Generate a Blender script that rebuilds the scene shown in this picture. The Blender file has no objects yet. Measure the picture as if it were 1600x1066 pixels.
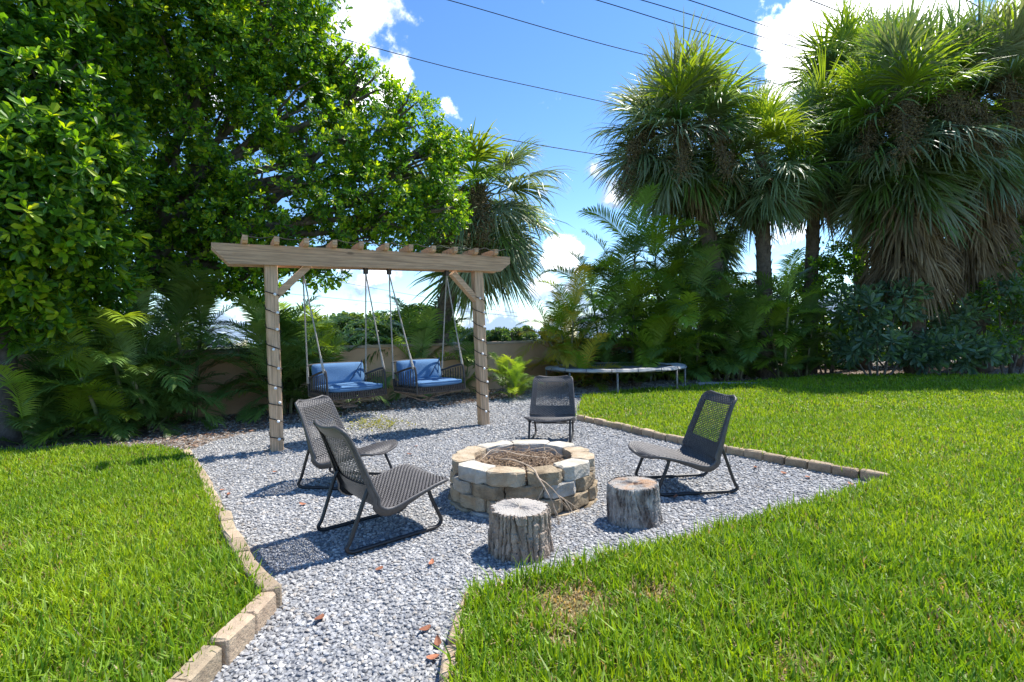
import bpy, math, random
import numpy as np
from mathutils import Vector, Matrix
rnd = random.Random(7); rng = np.random.default_rng(11)
S = bpy.context.scene; C = S.collection
R = math.radians

# ------------------------------------------------------------------ camera, sky, sun, exposure
FPX, CAMH, ROLL, PITCH = 780.0, 1.30, R(1.4), R(0.22)
rt = Vector((math.cos(ROLL), 0, -math.sin(ROLL)))
fw = Vector((0, math.cos(PITCH), -math.sin(PITCH)))
up = rt.cross(fw); fw = up.cross(rt).normalized(); rt.normalize(); up.normalize()
cd = bpy.data.cameras.new('camera'); cam = bpy.data.objects.new('camera', cd); C.objects.link(cam)
cam.matrix_world = Matrix(((rt.x, up.x, -fw.x, 0), (rt.y, up.y, -fw.y, 0), (rt.z, up.z, -fw.z, CAMH), (0, 0, 0, 1)))
cd.sensor_width = 36; cd.lens = 36*FPX/1600; cd.clip_end = 3000; cd.clip_start = 0.05
S.camera = cam
S.render.resolution_x, S.render.resolution_y = 1024, 682

def ray(px, py): return fw + rt*((px-800)/FPX) + up*((533-py)/FPX)
def G(px, py, z=0.0):
    d = ray(px, py); t = (z-CAMH)/d.z
    return Vector((d.x*t, d.y*t, z))
def AT(px, py, y):
    d = ray(px, py); t = y/d.y
    return Vector((d.x*t, y, CAMH+d.z*t))
def XY(px, y):                      # ground point at distance y in image column px (near the horizon)
    p = AT(px, 560, y); return Vector((p.x, p.y, 0))

SUN_EL = R(61); SUN_AZ = math.atan2(0.55, 0.835)     # direction to the sun, from +X
sdir = Vector((math.cos(SUN_EL)*math.cos(SUN_AZ), math.cos(SUN_EL)*math.sin(SUN_AZ), math.sin(SUN_EL)))
sl = bpy.data.lights.new('sun', 'SUN'); sl.energy = 2.7; sl.angle = R(0.53); sl.color = (1, .955, .88)
so = bpy.data.objects.new('sun', sl); C.objects.link(so)
so.rotation_euler = sdir.to_track_quat('Z', 'Y').to_euler(); so.location = (5, 3, 12)

W = bpy.data.worlds.new('World'); S.world = W; W.use_nodes = True
nt = W.node_tree; N = nt.nodes; L = nt.links; N.clear()
def nd(t, **k):
    n = N.new(t)
    for a, b in k.items(): setattr(n, a, b)
    return n
def wm(op, a, b=None, c=None):
    n = nd('ShaderNodeMath', operation=op)
    for i, v in enumerate((a, b, c)):
        if v is None: continue
        if isinstance(v, (int, float)): n.inputs[i].default_value = v
        else: L.new(v, n.inputs[i])
    return n.outputs[0]
sky = nd('ShaderNodeTexSky'); sky.sky_type = 'NISHITA'; sky.sun_disc = False
sky.sun_elevation = SUN_EL; sky.sun_rotation = math.pi/2-SUN_AZ
sky.air_density = 1.0; sky.dust_density = 0.05; sky.ozone_density = 2.2; sky.altitude = 10
hs = nd('ShaderNodeHueSaturation'); hs.inputs['Saturation'].default_value = 1.10; hs.inputs['Value'].default_value = .375
sg = nd('ShaderNodeGamma'); sg.inputs[1].default_value = 1.22; L.new(sky.outputs[0], sg.inputs[0])
L.new(sg.outputs[0], hs.inputs['Color'])
tc = nd('ShaderNodeTexCoord'); nm = nd('ShaderNodeVectorMath', operation='NORMALIZE'); L.new(tc.outputs['Generated'], nm.inputs[0])
sx = nd('ShaderNodeSeparateXYZ'); L.new(nm.outputs[0], sx.inputs[0])
zc = wm('ADD', wm('MAXIMUM', sx.outputs[2], 0.0), 0.22)
cb = nd('ShaderNodeCombineXYZ'); L.new(wm('DIVIDE', sx.outputs[0], zc), cb.inputs[0]); L.new(wm('DIVIDE', sx.outputs[1], zc), cb.inputs[1])
def noise(scale, detail, rough, off):
    m = nd('ShaderNodeVectorMath', operation='ADD'); L.new(nm.outputs[0], m.inputs[0]); m.inputs[1].default_value = off
    n = nd('ShaderNodeTexNoise'); L.new(m.outputs[0], n.inputs['Vector'])
    n.inputs['Scale'].default_value = scale; n.inputs['Detail'].default_value = detail; n.inputs['Roughness'].default_value = rough
    return n.outputs[0]
n0 = nd('ShaderNodeTexNoise'); L.new(cb.outputs[0], n0.inputs['Vector']); n0.inputs['Scale'].default_value = 1.5; n0.inputs['Detail'].default_value = 3
n1 = noise(12, 10, .62, (3.1, 1.7, .4)); n2 = noise(5, 6, .55, (.5, 2.2, 1.4))
acc = wm('MULTIPLY', wm('SUBTRACT', n0.outputs[0], .55), 2.0)
CLOUDS = [(565, 25, .13, 1.1), (520, 70, .10, .9), (620, 120, .085, 1.1), (560, 150, .09, 1.0), (690, 160, .04, .8), (1330, 40, .17, 1.35), (1250, 110, .11, 1.2), (1400, 100, .14, 1.1), (1450, 20, .16, 1.0),
          (1600, 0, .16, .9), (1210, 90, .06, .8), (1210, 340, .08, .9), (880, 400, .075, 1.25), (930, 265, .05, 1.1), (955, 310, .06, 1.2), (850, 300, .035, 1.0), (1215, 300, .06, 1.0), (870, 470, .12, 1.0),
          (700, 470, .15, .75), (560, 480, .16, .75), (420, 480, .16, .7), (900, 420, .06, .9), (1050, 440, .1, .8), (100, 490, .18, .8), (250, 470, .16, .8), (300, 80, .15, .7)]
for px, py, r, a in CLOUDS:
    d = ray(px, py).normalized()
    v = nd('ShaderNodeVectorMath', operation='DISTANCE'); L.new(nm.outputs[0], v.inputs[0]); v.inputs[1].default_value = d
    b = wm('MULTIPLY', wm('MAXIMUM', wm('SUBTRACT', 1.0, wm('DIVIDE', v.outputs['Value'], r)), 0.0), a*.78)
    acc = wm('MAXIMUM', acc, b)
lowb = wm('MULTIPLY', wm('MAXIMUM', wm('SUBTRACT', 1.0, wm('DIVIDE', wm('MAXIMUM', sx.outputs[2], 0.0), .16)), 0.0), .75)
acc = wm('MAXIMUM', acc, lowb)
dens = wm('ADD', wm('SUBTRACT', acc, .24), wm('MULTIPLY', wm('SUBTRACT', n1, .5), 2.3))
mr = nd('ShaderNodeMapRange', interpolation_type='SMOOTHSTEP'); L.new(dens, mr.inputs[0])
mr.inputs[1].default_value = .17; mr.inputs[2].default_value = .46
ccol = nd('ShaderNodeValToRGB'); L.new(wm('SUBTRACT', wm('ADD', wm('MULTIPLY', n2, .9), wm('MULTIPLY', dens, .25)), wm('MULTIPLY', lowb, .62)), ccol.inputs[0])
ccol.color_ramp.elements[0].position = .42; ccol.color_ramp.elements[0].color = (.15, .205, .295, 1)
ccol.color_ramp.elements[1].position = .66; ccol.color_ramp.elements[1].color = (1, 1, 1, 1)
csc = nd('ShaderNodeVectorMath', operation='SCALE'); L.new(ccol.outputs[0], csc.inputs[0]); csc.inputs['Scale'].default_value = 8.0
mx = nd('ShaderNodeMix', data_type='RGBA'); L.new(mr.outputs[0], mx.inputs['Factor']); L.new(hs.outputs[0], mx.inputs['A']); L.new(csc.outputs[0], mx.inputs['B'])
bg = nd('ShaderNodeBackground'); bg.inputs['Strength'].default_value = .15; L.new(mx.outputs['Result'], bg.inputs['Color'])
wo = nd('ShaderNodeOutputWorld'); L.new(bg.outputs[0], wo.inputs[0])
vs = S.view_settings; vs.view_transform = 'Standard'; vs.look = 'None'; vs.gamma = 1; vs.use_curve_mapping = False; vs.exposure = 1.66
S.cycles.max_bounces = 9; S.cycles.diffuse_bounces = 5; S.cycles.transmission_bounces = 4; S.cycles.glossy_bounces = 2

# ------------------------------------------------------------------ materials
MATS = {}
def mat(name, col, rough=.8, col2=None, scale=8.0, bump=0.0, bscale=None, trans=0.0, tcol=None, attr=False, rand=0.0, spec=.3, metal=0.0, stretch=None, detail=6, voro=False, space='Object', hrand=0.0, knots=None):
    if name in MATS: return MATS[name]
    m = bpy.data.materials.new(name); m.use_nodes = True; t = m.node_tree; ns = t.nodes; lk = t.links
    p = ns['Principled BSDF']; out = ns['Material Output']
    p.inputs['Roughness'].default_value = rough; p.inputs['Specular IOR Level'].default_value = spec; p.inputs['Metallic'].default_value = metal
    co = ns.new('ShaderNodeTexCoord'); mp = ns.new('ShaderNodeMapping'); lk.new(co.outputs[space], mp.inputs[0])
    if stretch: mp.inputs['Scale'].default_value = stretch
    vec = mp.outputs[0]
    def nz(sc, dt=detail, ro=.6):
        n = ns.new('ShaderNodeTexNoise'); lk.new(vec, n.inputs['Vector']); n.inputs['Scale'].default_value = sc; n.inputs['Detail'].default_value = dt; n.inputs['Roughness'].default_value = ro
        return n.outputs[0]
    if attr:
        a = ns.new('ShaderNodeAttribute'); a.attribute_name = 'Col'; cur = a.outputs['Color']
    else:
        c = ns.new('ShaderNodeRGB'); c.outputs[0].default_value = (*col, 1); cur = c.outputs[0]
    if col2:
        rp = ns.new('ShaderNodeMapRange'); lk.new(nz(scale), rp.inputs[0]); rp.inputs[1].default_value = .36; rp.inputs[2].default_value = .64
        mxx = ns.new('ShaderNodeMix'); mxx.data_type = 'RGBA'; lk.new(rp.outputs[0], mxx.inputs['Factor']); lk.new(cur, mxx.inputs['A'])
        mxx.inputs['B'].default_value = (*col2, 1); cur = mxx.outputs['Result']
    if knots:
        km = ns.new('ShaderNodeMapping'); lk.new(co.outputs[space], km.inputs[0]); km.inputs['Scale'].default_value = knots
        kv = ns.new('ShaderNodeTexVoronoi'); lk.new(km.outputs[0], kv.inputs['Vector']); kv.inputs['Scale'].default_value = 1.0
        kr = ns.new('ShaderNodeMapRange'); lk.new(kv.outputs['Distance'], kr.inputs[0]); kr.inputs[1].default_value = .06; kr.inputs[2].default_value = .15; kr.inputs[3].default_value = .8; kr.inputs[4].default_value = 0
        gw = ns.new('ShaderNodeTexNoise'); gm2 = ns.new('ShaderNodeMapping'); lk.new(co.outputs[space], gm2.inputs[0]); gm2.inputs['Scale'].default_value = [2.2 if q == min(knots) else 75 for q in knots]
        lk.new(gm2.outputs[0], gw.inputs['Vector']); gw.inputs['Scale'].default_value = 1.0; gw.inputs['Detail'].default_value = 5; gr = ns.new('ShaderNodeMapRange'); lk.new(gw.outputs[0], gr.inputs[0]); gr.inputs[1].default_value = .42; gr.inputs[2].default_value = .68; gr.inputs[4].default_value = .55
        mk = ns.new('ShaderNodeMath'); mk.operation = 'MAXIMUM'; lk.new(kr.outputs[0], mk.inputs[0]); lk.new(gr.outputs[0], mk.inputs[1])
        kx = ns.new('ShaderNodeMix'); kx.data_type = 'RGBA'; lk.new(mk.outputs[0], kx.inputs['Factor']); lk.new(cur, kx.inputs['A']); kx.inputs['B'].default_value = (.17, .105, .065, 1); cur = kx.outputs['Result']
    if rand or hrand:
        oi = ns.new('ShaderNodeObjectInfo'); h = ns.new('ShaderNodeHueSaturation'); lk.new(cur, h.inputs['Color'])
        r1 = ns.new('ShaderNodeMapRange'); lk.new(oi.outputs['Random'], r1.inputs[0]); r1.inputs[3].default_value = 1-rand; r1.inputs[4].default_value = 1+rand
        lk.new(r1.outputs[0], h.inputs['Value'])
        if hrand:
            w = ns.new('ShaderNodeMath'); w.operation = 'MULTIPLY'; lk.new(oi.outputs['Random'], w.inputs[0]); w.inputs[1].default_value = 7.31
            w2 = ns.new('ShaderNodeMath'); w2.operation = 'FRACT'; lk.new(w.outputs[0], w2.inputs[0])
            r2 = ns.new('ShaderNodeMapRange'); lk.new(w2.outputs[0], r2.inputs[0]); r2.inputs[3].default_value = .5-hrand; r2.inputs[4].default_value = .5+hrand*.5
            lk.new(r2.outputs[0], h.inputs['Hue'])
        cur = h.outputs[0]
    lk.new(cur, p.inputs['Base Color'])
    if bump:
        bn = ns.new('ShaderNodeBump'); bn.inputs['Strength'].default_value = min(1, bump); bn.inputs['Distance'].default_value = .02*max(1, bump)
        if voro:
            v = ns.new('ShaderNodeTexVoronoi'); lk.new(vec, v.inputs['Vector']); v.inputs['Scale'].default_value = bscale or scale; lk.new(v.outputs['Distance'], bn.inputs['Height'])
        else: lk.new(nz(bscale or scale*2), bn.inputs['Height'])
        lk.new(bn.outputs[0], p.inputs['Normal'])
    if trans:
        tb = ns.new('ShaderNodeBsdfTranslucent'); h = ns.new('ShaderNodeMix'); h.data_type = 'RGBA'; h.blend_type = 'MULTIPLY'; h.inputs['Factor'].default_value = 1
        lk.new(cur, h.inputs['A']); h.inputs['B'].default_value = (*(tcol or (1.6, 1.5, .6)), 1); lk.new(h.outputs['Result'], tb.inputs[0])
        ms = ns.new('ShaderNodeMixShader'); ms.inputs[0].default_value = trans; lk.new(p.outputs[0], ms.inputs[1]); lk.new(tb.outputs[0], ms.inputs[2]); lk.new(ms.outputs[0], out.inputs[0])
    MATS[name] = m; return m

# ------------------------------------------------------------------ object helpers
def tag(o, label=None, cat=None, group=None, kind=None):
    if label: o['label'] = label
    if cat: o['category'] = cat
    if group: o['group'] = group
    if kind: o['kind'] = kind
    return o
def link(name, me, m=None, parent=None):
    o = bpy.data.objects.new(name, me); C.objects.link(o)
    if m and not me.materials: me.materials.append(m)
    if parent: o.parent = parent
    return o
def empty(name, loc=(0, 0, 0), rz=0, **k):
    o = bpy.data.objects.new(name, None); C.objects.link(o); o.location = loc; o.rotation_euler = (0, 0, rz); o.empty_display_size = .1
    return tag(o, **k)
def copy_tree(o, parent=None):
    c = o.copy(); C.objects.link(c); c.parent = parent
    for ch in list(o.children): copy_tree(ch, c)
    return c
def arrays(name, V, F, cols=None, smooth=False):
    """V (n,3); F list of int arrays (k,3)/(k,4)"""
    me = bpy.data.meshes.new(name)
    V = np.asarray(V, np.float32); F = [np.asarray(f, np.int32) for f in F if len(f)]
    lt = np.concatenate([np.full(len(f), f.shape[1], np.int32) for f in F]); li = np.concatenate([f.ravel() for f in F])
    me.vertices.add(len(V)); me.vertices.foreach_set('co', V.ravel())
    me.loops.add(len(li)); me.loops.foreach_set('vertex_index', li)
    me.polygons.add(len(lt)); ls = np.concatenate([[0], np.cumsum(lt)[:-1]]).astype(np.int32)
    me.polygons.foreach_set('loop_start', ls); me.polygons.foreach_set('loop_total', lt)
    me.polygons.foreach_set('use_smooth', np.full(len(lt), smooth, bool))
    if cols is not None:
        a = me.color_attributes.new('Col', 'FLOAT_COLOR', 'POINT'); cc = np.ones((len(V), 4), np.float32); cc[:, :3] = cols; a.data.foreach_set('color', cc.ravel())
    me.update(calc_edges=True); me.validate(); return me
class MB:
    def __init__(s): s.v = []; s.f = []; s.c = []; s.cur = None
    def add(s, vs, fs):
        b = len(s.v); s.v += [tuple(v) for v in vs]; s.f += [tuple(b+i for i in f) for f in fs]
        if s.cur is not None: s.c += [s.cur]*len(vs)
    def hexa(s, p):       # 8 corners: bottom 4 ccw, top 4 ccw
        s.add(p, [(3, 2, 1, 0), (4, 5, 6, 7), (0, 1, 5, 4), (1, 2, 6, 5), (2, 3, 7, 6), (3, 0, 4, 7)])
    def box(s, c, d, rz=0):
        x, y, z = d[0]/2, d[1]/2, d[2]/2; ca, sa = math.cos(rz), math.sin(rz)
        s.hexa([(c[0]+a*ca-b*sa, c[1]+a*sa+b*ca, c[2]+e) for e in (-z, z) for a, b in ((-x, -y), (x, -y), (x, y), (-x, y))])
    def beam(s, p, q, w, h, upv=(0, 0, 1)):
        p, q = Vector(p), Vector(q); d = (q-p).normalized(); sd = d.cross(Vector(upv)).normalized(); u2 = sd.cross(d)
        cs = [(-w/2, -h/2), (w/2, -h/2), (w/2, h/2), (-w/2, h/2)]
        s.hexa([p+sd*a+u2*b for a, b in cs]+[q+sd*a+u2*b for a, b in cs])
    def tube(s, pts, r, n=8, cap=True, closed=False):
        pts = [Vector(p) for p in pts]; m = len(pts); rs = r if isinstance(r, (list, tuple)) else [r]*m
        vs = []; ref = None
        for i, p in enumerate(pts):
            a = pts[(i-1) % m] if (i or closed) else p; b = pts[(i+1) % m] if (i < m-1 or closed) else p
            t = (b-a).normalized()
            if ref is None:
                ref = Vector((0, 0, 1)) if abs(t.z) < .9 else Vector((1, 0, 0))
            ref = (ref-t*ref.dot(t)).normalized(); bi = t.cross(ref)
            for k in range(n):
                an = 2*math.pi*k/n; vs.append(p+(ref*math.cos(an)+bi*math.sin(an))*rs[i])
        fs = []
        for i in range(m if closed else m-1):
            j = (i+1) % m
            for k in range(n): fs.append((i*n+k, i*n+(k+1) % n, j*n+(k+1) % n, j*n+k))
        if cap and not closed: fs += [tuple(range(n-1, -1, -1)), tuple((m-1)*n+k for k in range(n))]
        s.add(vs, fs)
    def prism(s, poly, z0, z1):
        n = len(poly); s.add([(p[0], p[1], z0) for p in poly]+[(p[0], p[1], z1) for p in poly],
            [tuple(range(n-1, -1, -1)), tuple(range(n, 2*n))]+[(i, (i+1) % n, n+(i+1) % n, n+i) for i in range(n)])
    def mesh(s, name, smooth=False, bevel=0):
        me = bpy.data.meshes.new(name); me.from_pydata(s.v, [], s.f)
        if smooth: me.polygons.foreach_set('use_smooth', [True]*len(me.polygons))
        if s.c:
            a = me.color_attributes.new('Col', 'FLOAT_COLOR', 'POINT')
            for i, c in enumerate(s.c): a.data[i].color = (*c, 1)
        if bevel:
            import bmesh
            bm = bmesh.new(); bm.from_mesh(me); bmesh.ops.bevel(bm, geom=bm.edges[:], offset=bevel, segments=1, affect='EDGES'); bm.to_mesh(me); bm.free()
        me.update(); return me
    def obj(s, name, m, parent=None, smooth=False, bevel=0): return link(name, s.mesh(name, smooth, bevel), m, parent)
def spline(pts, n):
    pts = [Vector(p) for p in pts]; P = [pts[0]*2-pts[1]]+pts+[pts[-1]*2-pts[-2]]; out = []
    for i in range(1, len(P)-2):
        for k in range(n):
            t = k/n; a, b, c, d = P[i-1:i+3]
            out.append(.5*((2*b)+(c-a)*t+(2*a-5*b+4*c-d)*t*t+(3*b-a-3*c+d)*t**3))
    return out+[pts[-1]]
def inpoly(x, y, poly):
    x = np.asarray(x); y = np.asarray(y); r = np.zeros(x.shape, bool); n = len(poly)
    for i in range(n):
        x1, y1 = poly[i][:2]; x2, y2 = poly[(i+1) % n][:2]
        if y1 == y2: continue
        c = ((y1 > y) != (y2 > y)) & (x < (x2-x1)*(y-y1)/(y2-y1)+x1); r ^= c
    return r

# ------------------------------------------------------------------ ground
soil = mat('soil', (.09, .07, .045), .95, (.05, .06, .025), 3, .5, 20)
b = MB(); b.add([(-900, -900, -.04), (900, -900, -.04), (900, 1200, -.04), (-900, 1200, -.04)], [(0, 1, 2, 3)])
g = b.obj('ground', mat('ground_far', (.07, .11, .03), .95, (.10, .10, .05), .4)); tag(g, kind='structure')
gm = mat('gravel_bed', (.16, .165, .175), .9, (.36, .37, .39), 55, 1.0, 60, voro=True)
b = MB(); b.add([(-9, -1, 0), (9, -1, 0), (9, 16, 0), (-9, 16, 0)], [(0, 1, 2, 3)])
tag(b.obj('gravel_path', gm), kind='structure')
LZ = .05
EL = [G(*p) for p in ((292, 712), (312, 745), (338, 800), (362, 855), (390, 910), (424, 948), (372, 1010), (318, 1062), (262, 1120), (200, 1180))]
left_lawn = [Vector((-7.5, G(0, 714).y+.1, 0)), G(0, 712), G(120, 706), G(230, 703)]+EL+[Vector((-1.3, 1.0, 0)), Vector((-7.5, 1.0, 0))]
EF = [G(*p) for p in ((903, 657), (960, 669), (1020, 684), (1100, 702), (1180, 717), (1280, 737), (1388, 757))]
EN = [G(*p) for p in ((1330, 776), (1250, 800), (1150, 830), (1040, 861), (930, 890), (830, 915), (738, 942), (724, 985), (714, 1030), (706, 1085), (700, 1150))]
right_lawn = [G(905, 640), G(912, 622), G(1000, 612), G(1100, 605), G(1200, 597), G(1290, 590), G(1380, 588), G(1500, 589), G(1700, 592), Vector((19, 11, 0)), Vector((19, 1, 0)), Vector((-.2, 1, 0))]+EN[::-1]+EF[::-1]
lawn_m = mat('lawn_soil', (.11, .13, .035), .95, (.20, .165, .075), 6, .6, 60)
for nm_, poly in (('lawn', left_lawn), ('lawn', right_lawn)):
    b = MB(); b.prism([(p.x, p.y) for p in poly], -.02, LZ-.004); tag(b.obj(nm_, lawn_m), kind='structure')
BED1 = [Vector((-9, 6.6, 0)), G(0, 712), G(120, 706), G(230, 703), G(292, 706), G(340, 688), G(430, 668), G(560, 646), G(700, 634), G(800, 622), G(870, 606), G(1000, 606), G(1010, 590), Vector((3.5, 16, 0)), Vector((-9, 16, 0))]
BED2 = [G(1195, 600), G(1290, 592), G(1380, 590), G(1500, 591), G(1700, 594), Vector((24, 14, 0)), Vector((24, 24, 0)), Vector((3.5, 24, 0)), Vector((3.5, 16.2, 0))]
mulch = mat('mulch', (.10, .07, .05), .95, (.24, .20, .17), 24, .9, 45)
for poly in (BED1, BED2):
    b = MB(); b.add([(p.x, p.y, .004 if poly is BED1 else .003) for p in poly], [tuple(range(len(poly)))]); tag(b.obj('mulch_bed', mulch), kind='structure')

# gravel stones
ICO = []
ph = (1+5**.5)/2
for a, b_ in ((-1, ph), (1, ph), (-1, -ph), (1, -ph)): ICO.append((a, b_, 0))
for a, b_ in ((-1, ph), (1, ph), (-1, -ph), (1, -ph)): ICO.append((0, a, b_))
for a, b_ in ((ph, -1), (ph, 1), (-ph, -1), (-ph, 1)): ICO.append((a, 0, b_))
ICO = np.array(ICO)/math.sqrt(1+ph*ph)
ICOF = np.array([(0, 11, 5), (0, 5, 1), (0, 1, 7), (0, 7, 10), (0, 10, 11), (1, 5, 9), (5, 11, 4), (11, 10, 2), (10, 7, 6), (7, 1, 8), (3, 9, 4), (3, 4, 2), (3, 2, 6), (3, 6, 8), (3, 8, 9), (4, 9, 5), (2, 4, 11), (6, 2, 10), (8, 6, 7), (9, 8, 1)])
OCT = np.array([(1, 0, 0), (-1, 0, 0), (0, 1, 0), (0, -1, 0), (0, 0, 1), (0, 0, -1)], float)
OCTF = np.array([(0, 2, 4), (2, 1, 4), (1, 3, 4), (3, 0, 4), (2, 0, 5), (1, 2, 5), (3, 1, 5), (0, 3, 5)])
def rot_rand(n):
    q = rng.normal(size=(n, 4)); q /= np.linalg.norm(q, axis=1)[:, None]; w, x, y, z = q.T
    return np.stack([np.stack([1-2*(y*y+z*z), 2*(x*y-z*w), 2*(x*z+y*w)], 1), np.stack([2*(x*y+z*w), 1-2*(x*x+z*z), 2*(y*z-x*w)], 1), np.stack([2*(x*z-y*w), 2*(y*z+x*w), 1-2*(x*x+y*y)], 1)], 1)
def in_view(x, y, margin=1.0):
    return (np.abs(x) < 1.09*y+margin)
def stones(x, y, r, base, faces, pal, zoff):
    n = len(x); B = base[None]*rng.uniform(.72, 1.15, (n, len(base), 1)); B = B*rng.uniform(.6, 1.25, (n, 1, 3))
    V = np.einsum('nij,nkj->nki', rot_rand(n), B)*r[:, None, None]; V[:, :, 2] *= .66
    V += np.stack([x, y, zoff+r*.25], 1)[:, None]
    F = (faces[None]+(np.arange(n)*len(base))[:, None, None]).reshape(-1, 3)
    col = pal[rng.integers(0, len(pal), n)]*rng.uniform(.75, 1.2, (n, 1))
    return V.reshape(-1, 3), F, np.repeat(col, len(base), 0)
PAL = np.array([(.34, .335, .33), (.30, .30, .30), (.39, .385, .375), (.23, .23, .235), (.44, .43, .415), (.36, .35, .335), (.52, .505, .48), (.31, .315, .325), (.26, .255, .25), (.37, .335, .295), (.41, .405, .395)])
PAL2 = np.array([(.30, .27, .25), (.22, .19, .17), (.16, .12, .09), (.36, .34, .32), (.24, .16, .11), (.42, .41, .40), (.2, .2, .21)])
PITC = G(812, 812); PITC = Vector((PITC.x+.04, PITC.y+.59, 0))
Vs, Fs, Cs = [], [], []; nb = 0
for (y0, y1, den, ra, rb, base, fc) in ((1.2, 4.0, 2700, .007, .0152, ICO, ICOF), (4.0, 4.8, 1800, .009, .017, ICO, ICOF), (4.8, 6.4, 1800, .0095, .018, OCT, OCTF), (6.4, 9.5, 850, .013, .023, OCT, OCTF), (9.5, 14.5, 330, .018, .03, OCT, OCTF)):
    x0, x1 = -5.5, 5.5; n = int((x1-x0)*(y1-y0)*den); x = rng.uniform(x0, x1, n); y = rng.uniform(y0, y1, n)
    k = in_view(x, y, .5) & ~inpoly(x, y, left_lawn) & ~inpoly(x, y, right_lawn) & (np.hypot(x-PITC.x, y-PITC.y) > .5) & (y < 11.6+.68*x+3.6)
    x, y = x[k], y[k]; bed = inpoly(x, y, BED1)
    kp = ~bed | (rng.random(len(x)) < .55); x, y, bed = x[kp], y[kp], bed[kp]
    r = rng.uniform(ra, rb, len(x))
    v, f, c = stones(x, y, r, base, fc, PAL, 0.0)
    c2 = PAL2[rng.integers(0, len(PAL2), len(x))]; use = bed & (rng.random(len(x)) < .75)
    c[np.repeat(use, len(base))] = np.repeat(c2[use], len(base), 0)
    Vs.append(v); Fs.append(f+nb); Cs.append(c); nb += len(v)
gs = link('gravel', arrays('gravel', np.concatenate(Vs), Fs, np.concatenate(Cs)), mat('gravel_stone', (.4, .4, .4), .75, attr=True, spec=.35))
tag(gs, 'loose grey and white crushed stone covering the seating area', 'gravel', kind='stuff')

# grass blades
def vnoise(x, y, s, seed):
    r = np.random.default_rng(seed).random((64, 64)); u, v = (x*s) % 64, (y*s) % 64; i, j = u.astype(int), v.astype(int); a, b_ = u-i, v-j
    a = a*a*(3-2*a); b_ = b_*b_*(3-2*b_)
    return (r[i % 64, j % 64]*(1-a)+r[(i+1) % 64, j % 64]*a)*(1-b_)+(r[i % 64, (j+1) % 64]*(1-a)+r[(i+1) % 64, (j+1) % 64]*a)*b_
PATCH = [(*G(892, 948, LZ)[:2], .21, .17, 1.05), (*G(1020, 932, LZ)[:2], .14, .09, .6), (*G(870, 1000, LZ)[:2], .08, .07, .8), (*G(1480, 930, LZ)[:2], .2, .1, .3), (*G(1590, 985, LZ)[:2], .25, .12, .45), (*G(1240, 1040, LZ)[:2], .12, .1, .4), (*G(15, 860, LZ)[:2], .2, .3, .3), (*G(60, 900, LZ)[:2], .2, .15, .25)]
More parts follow.
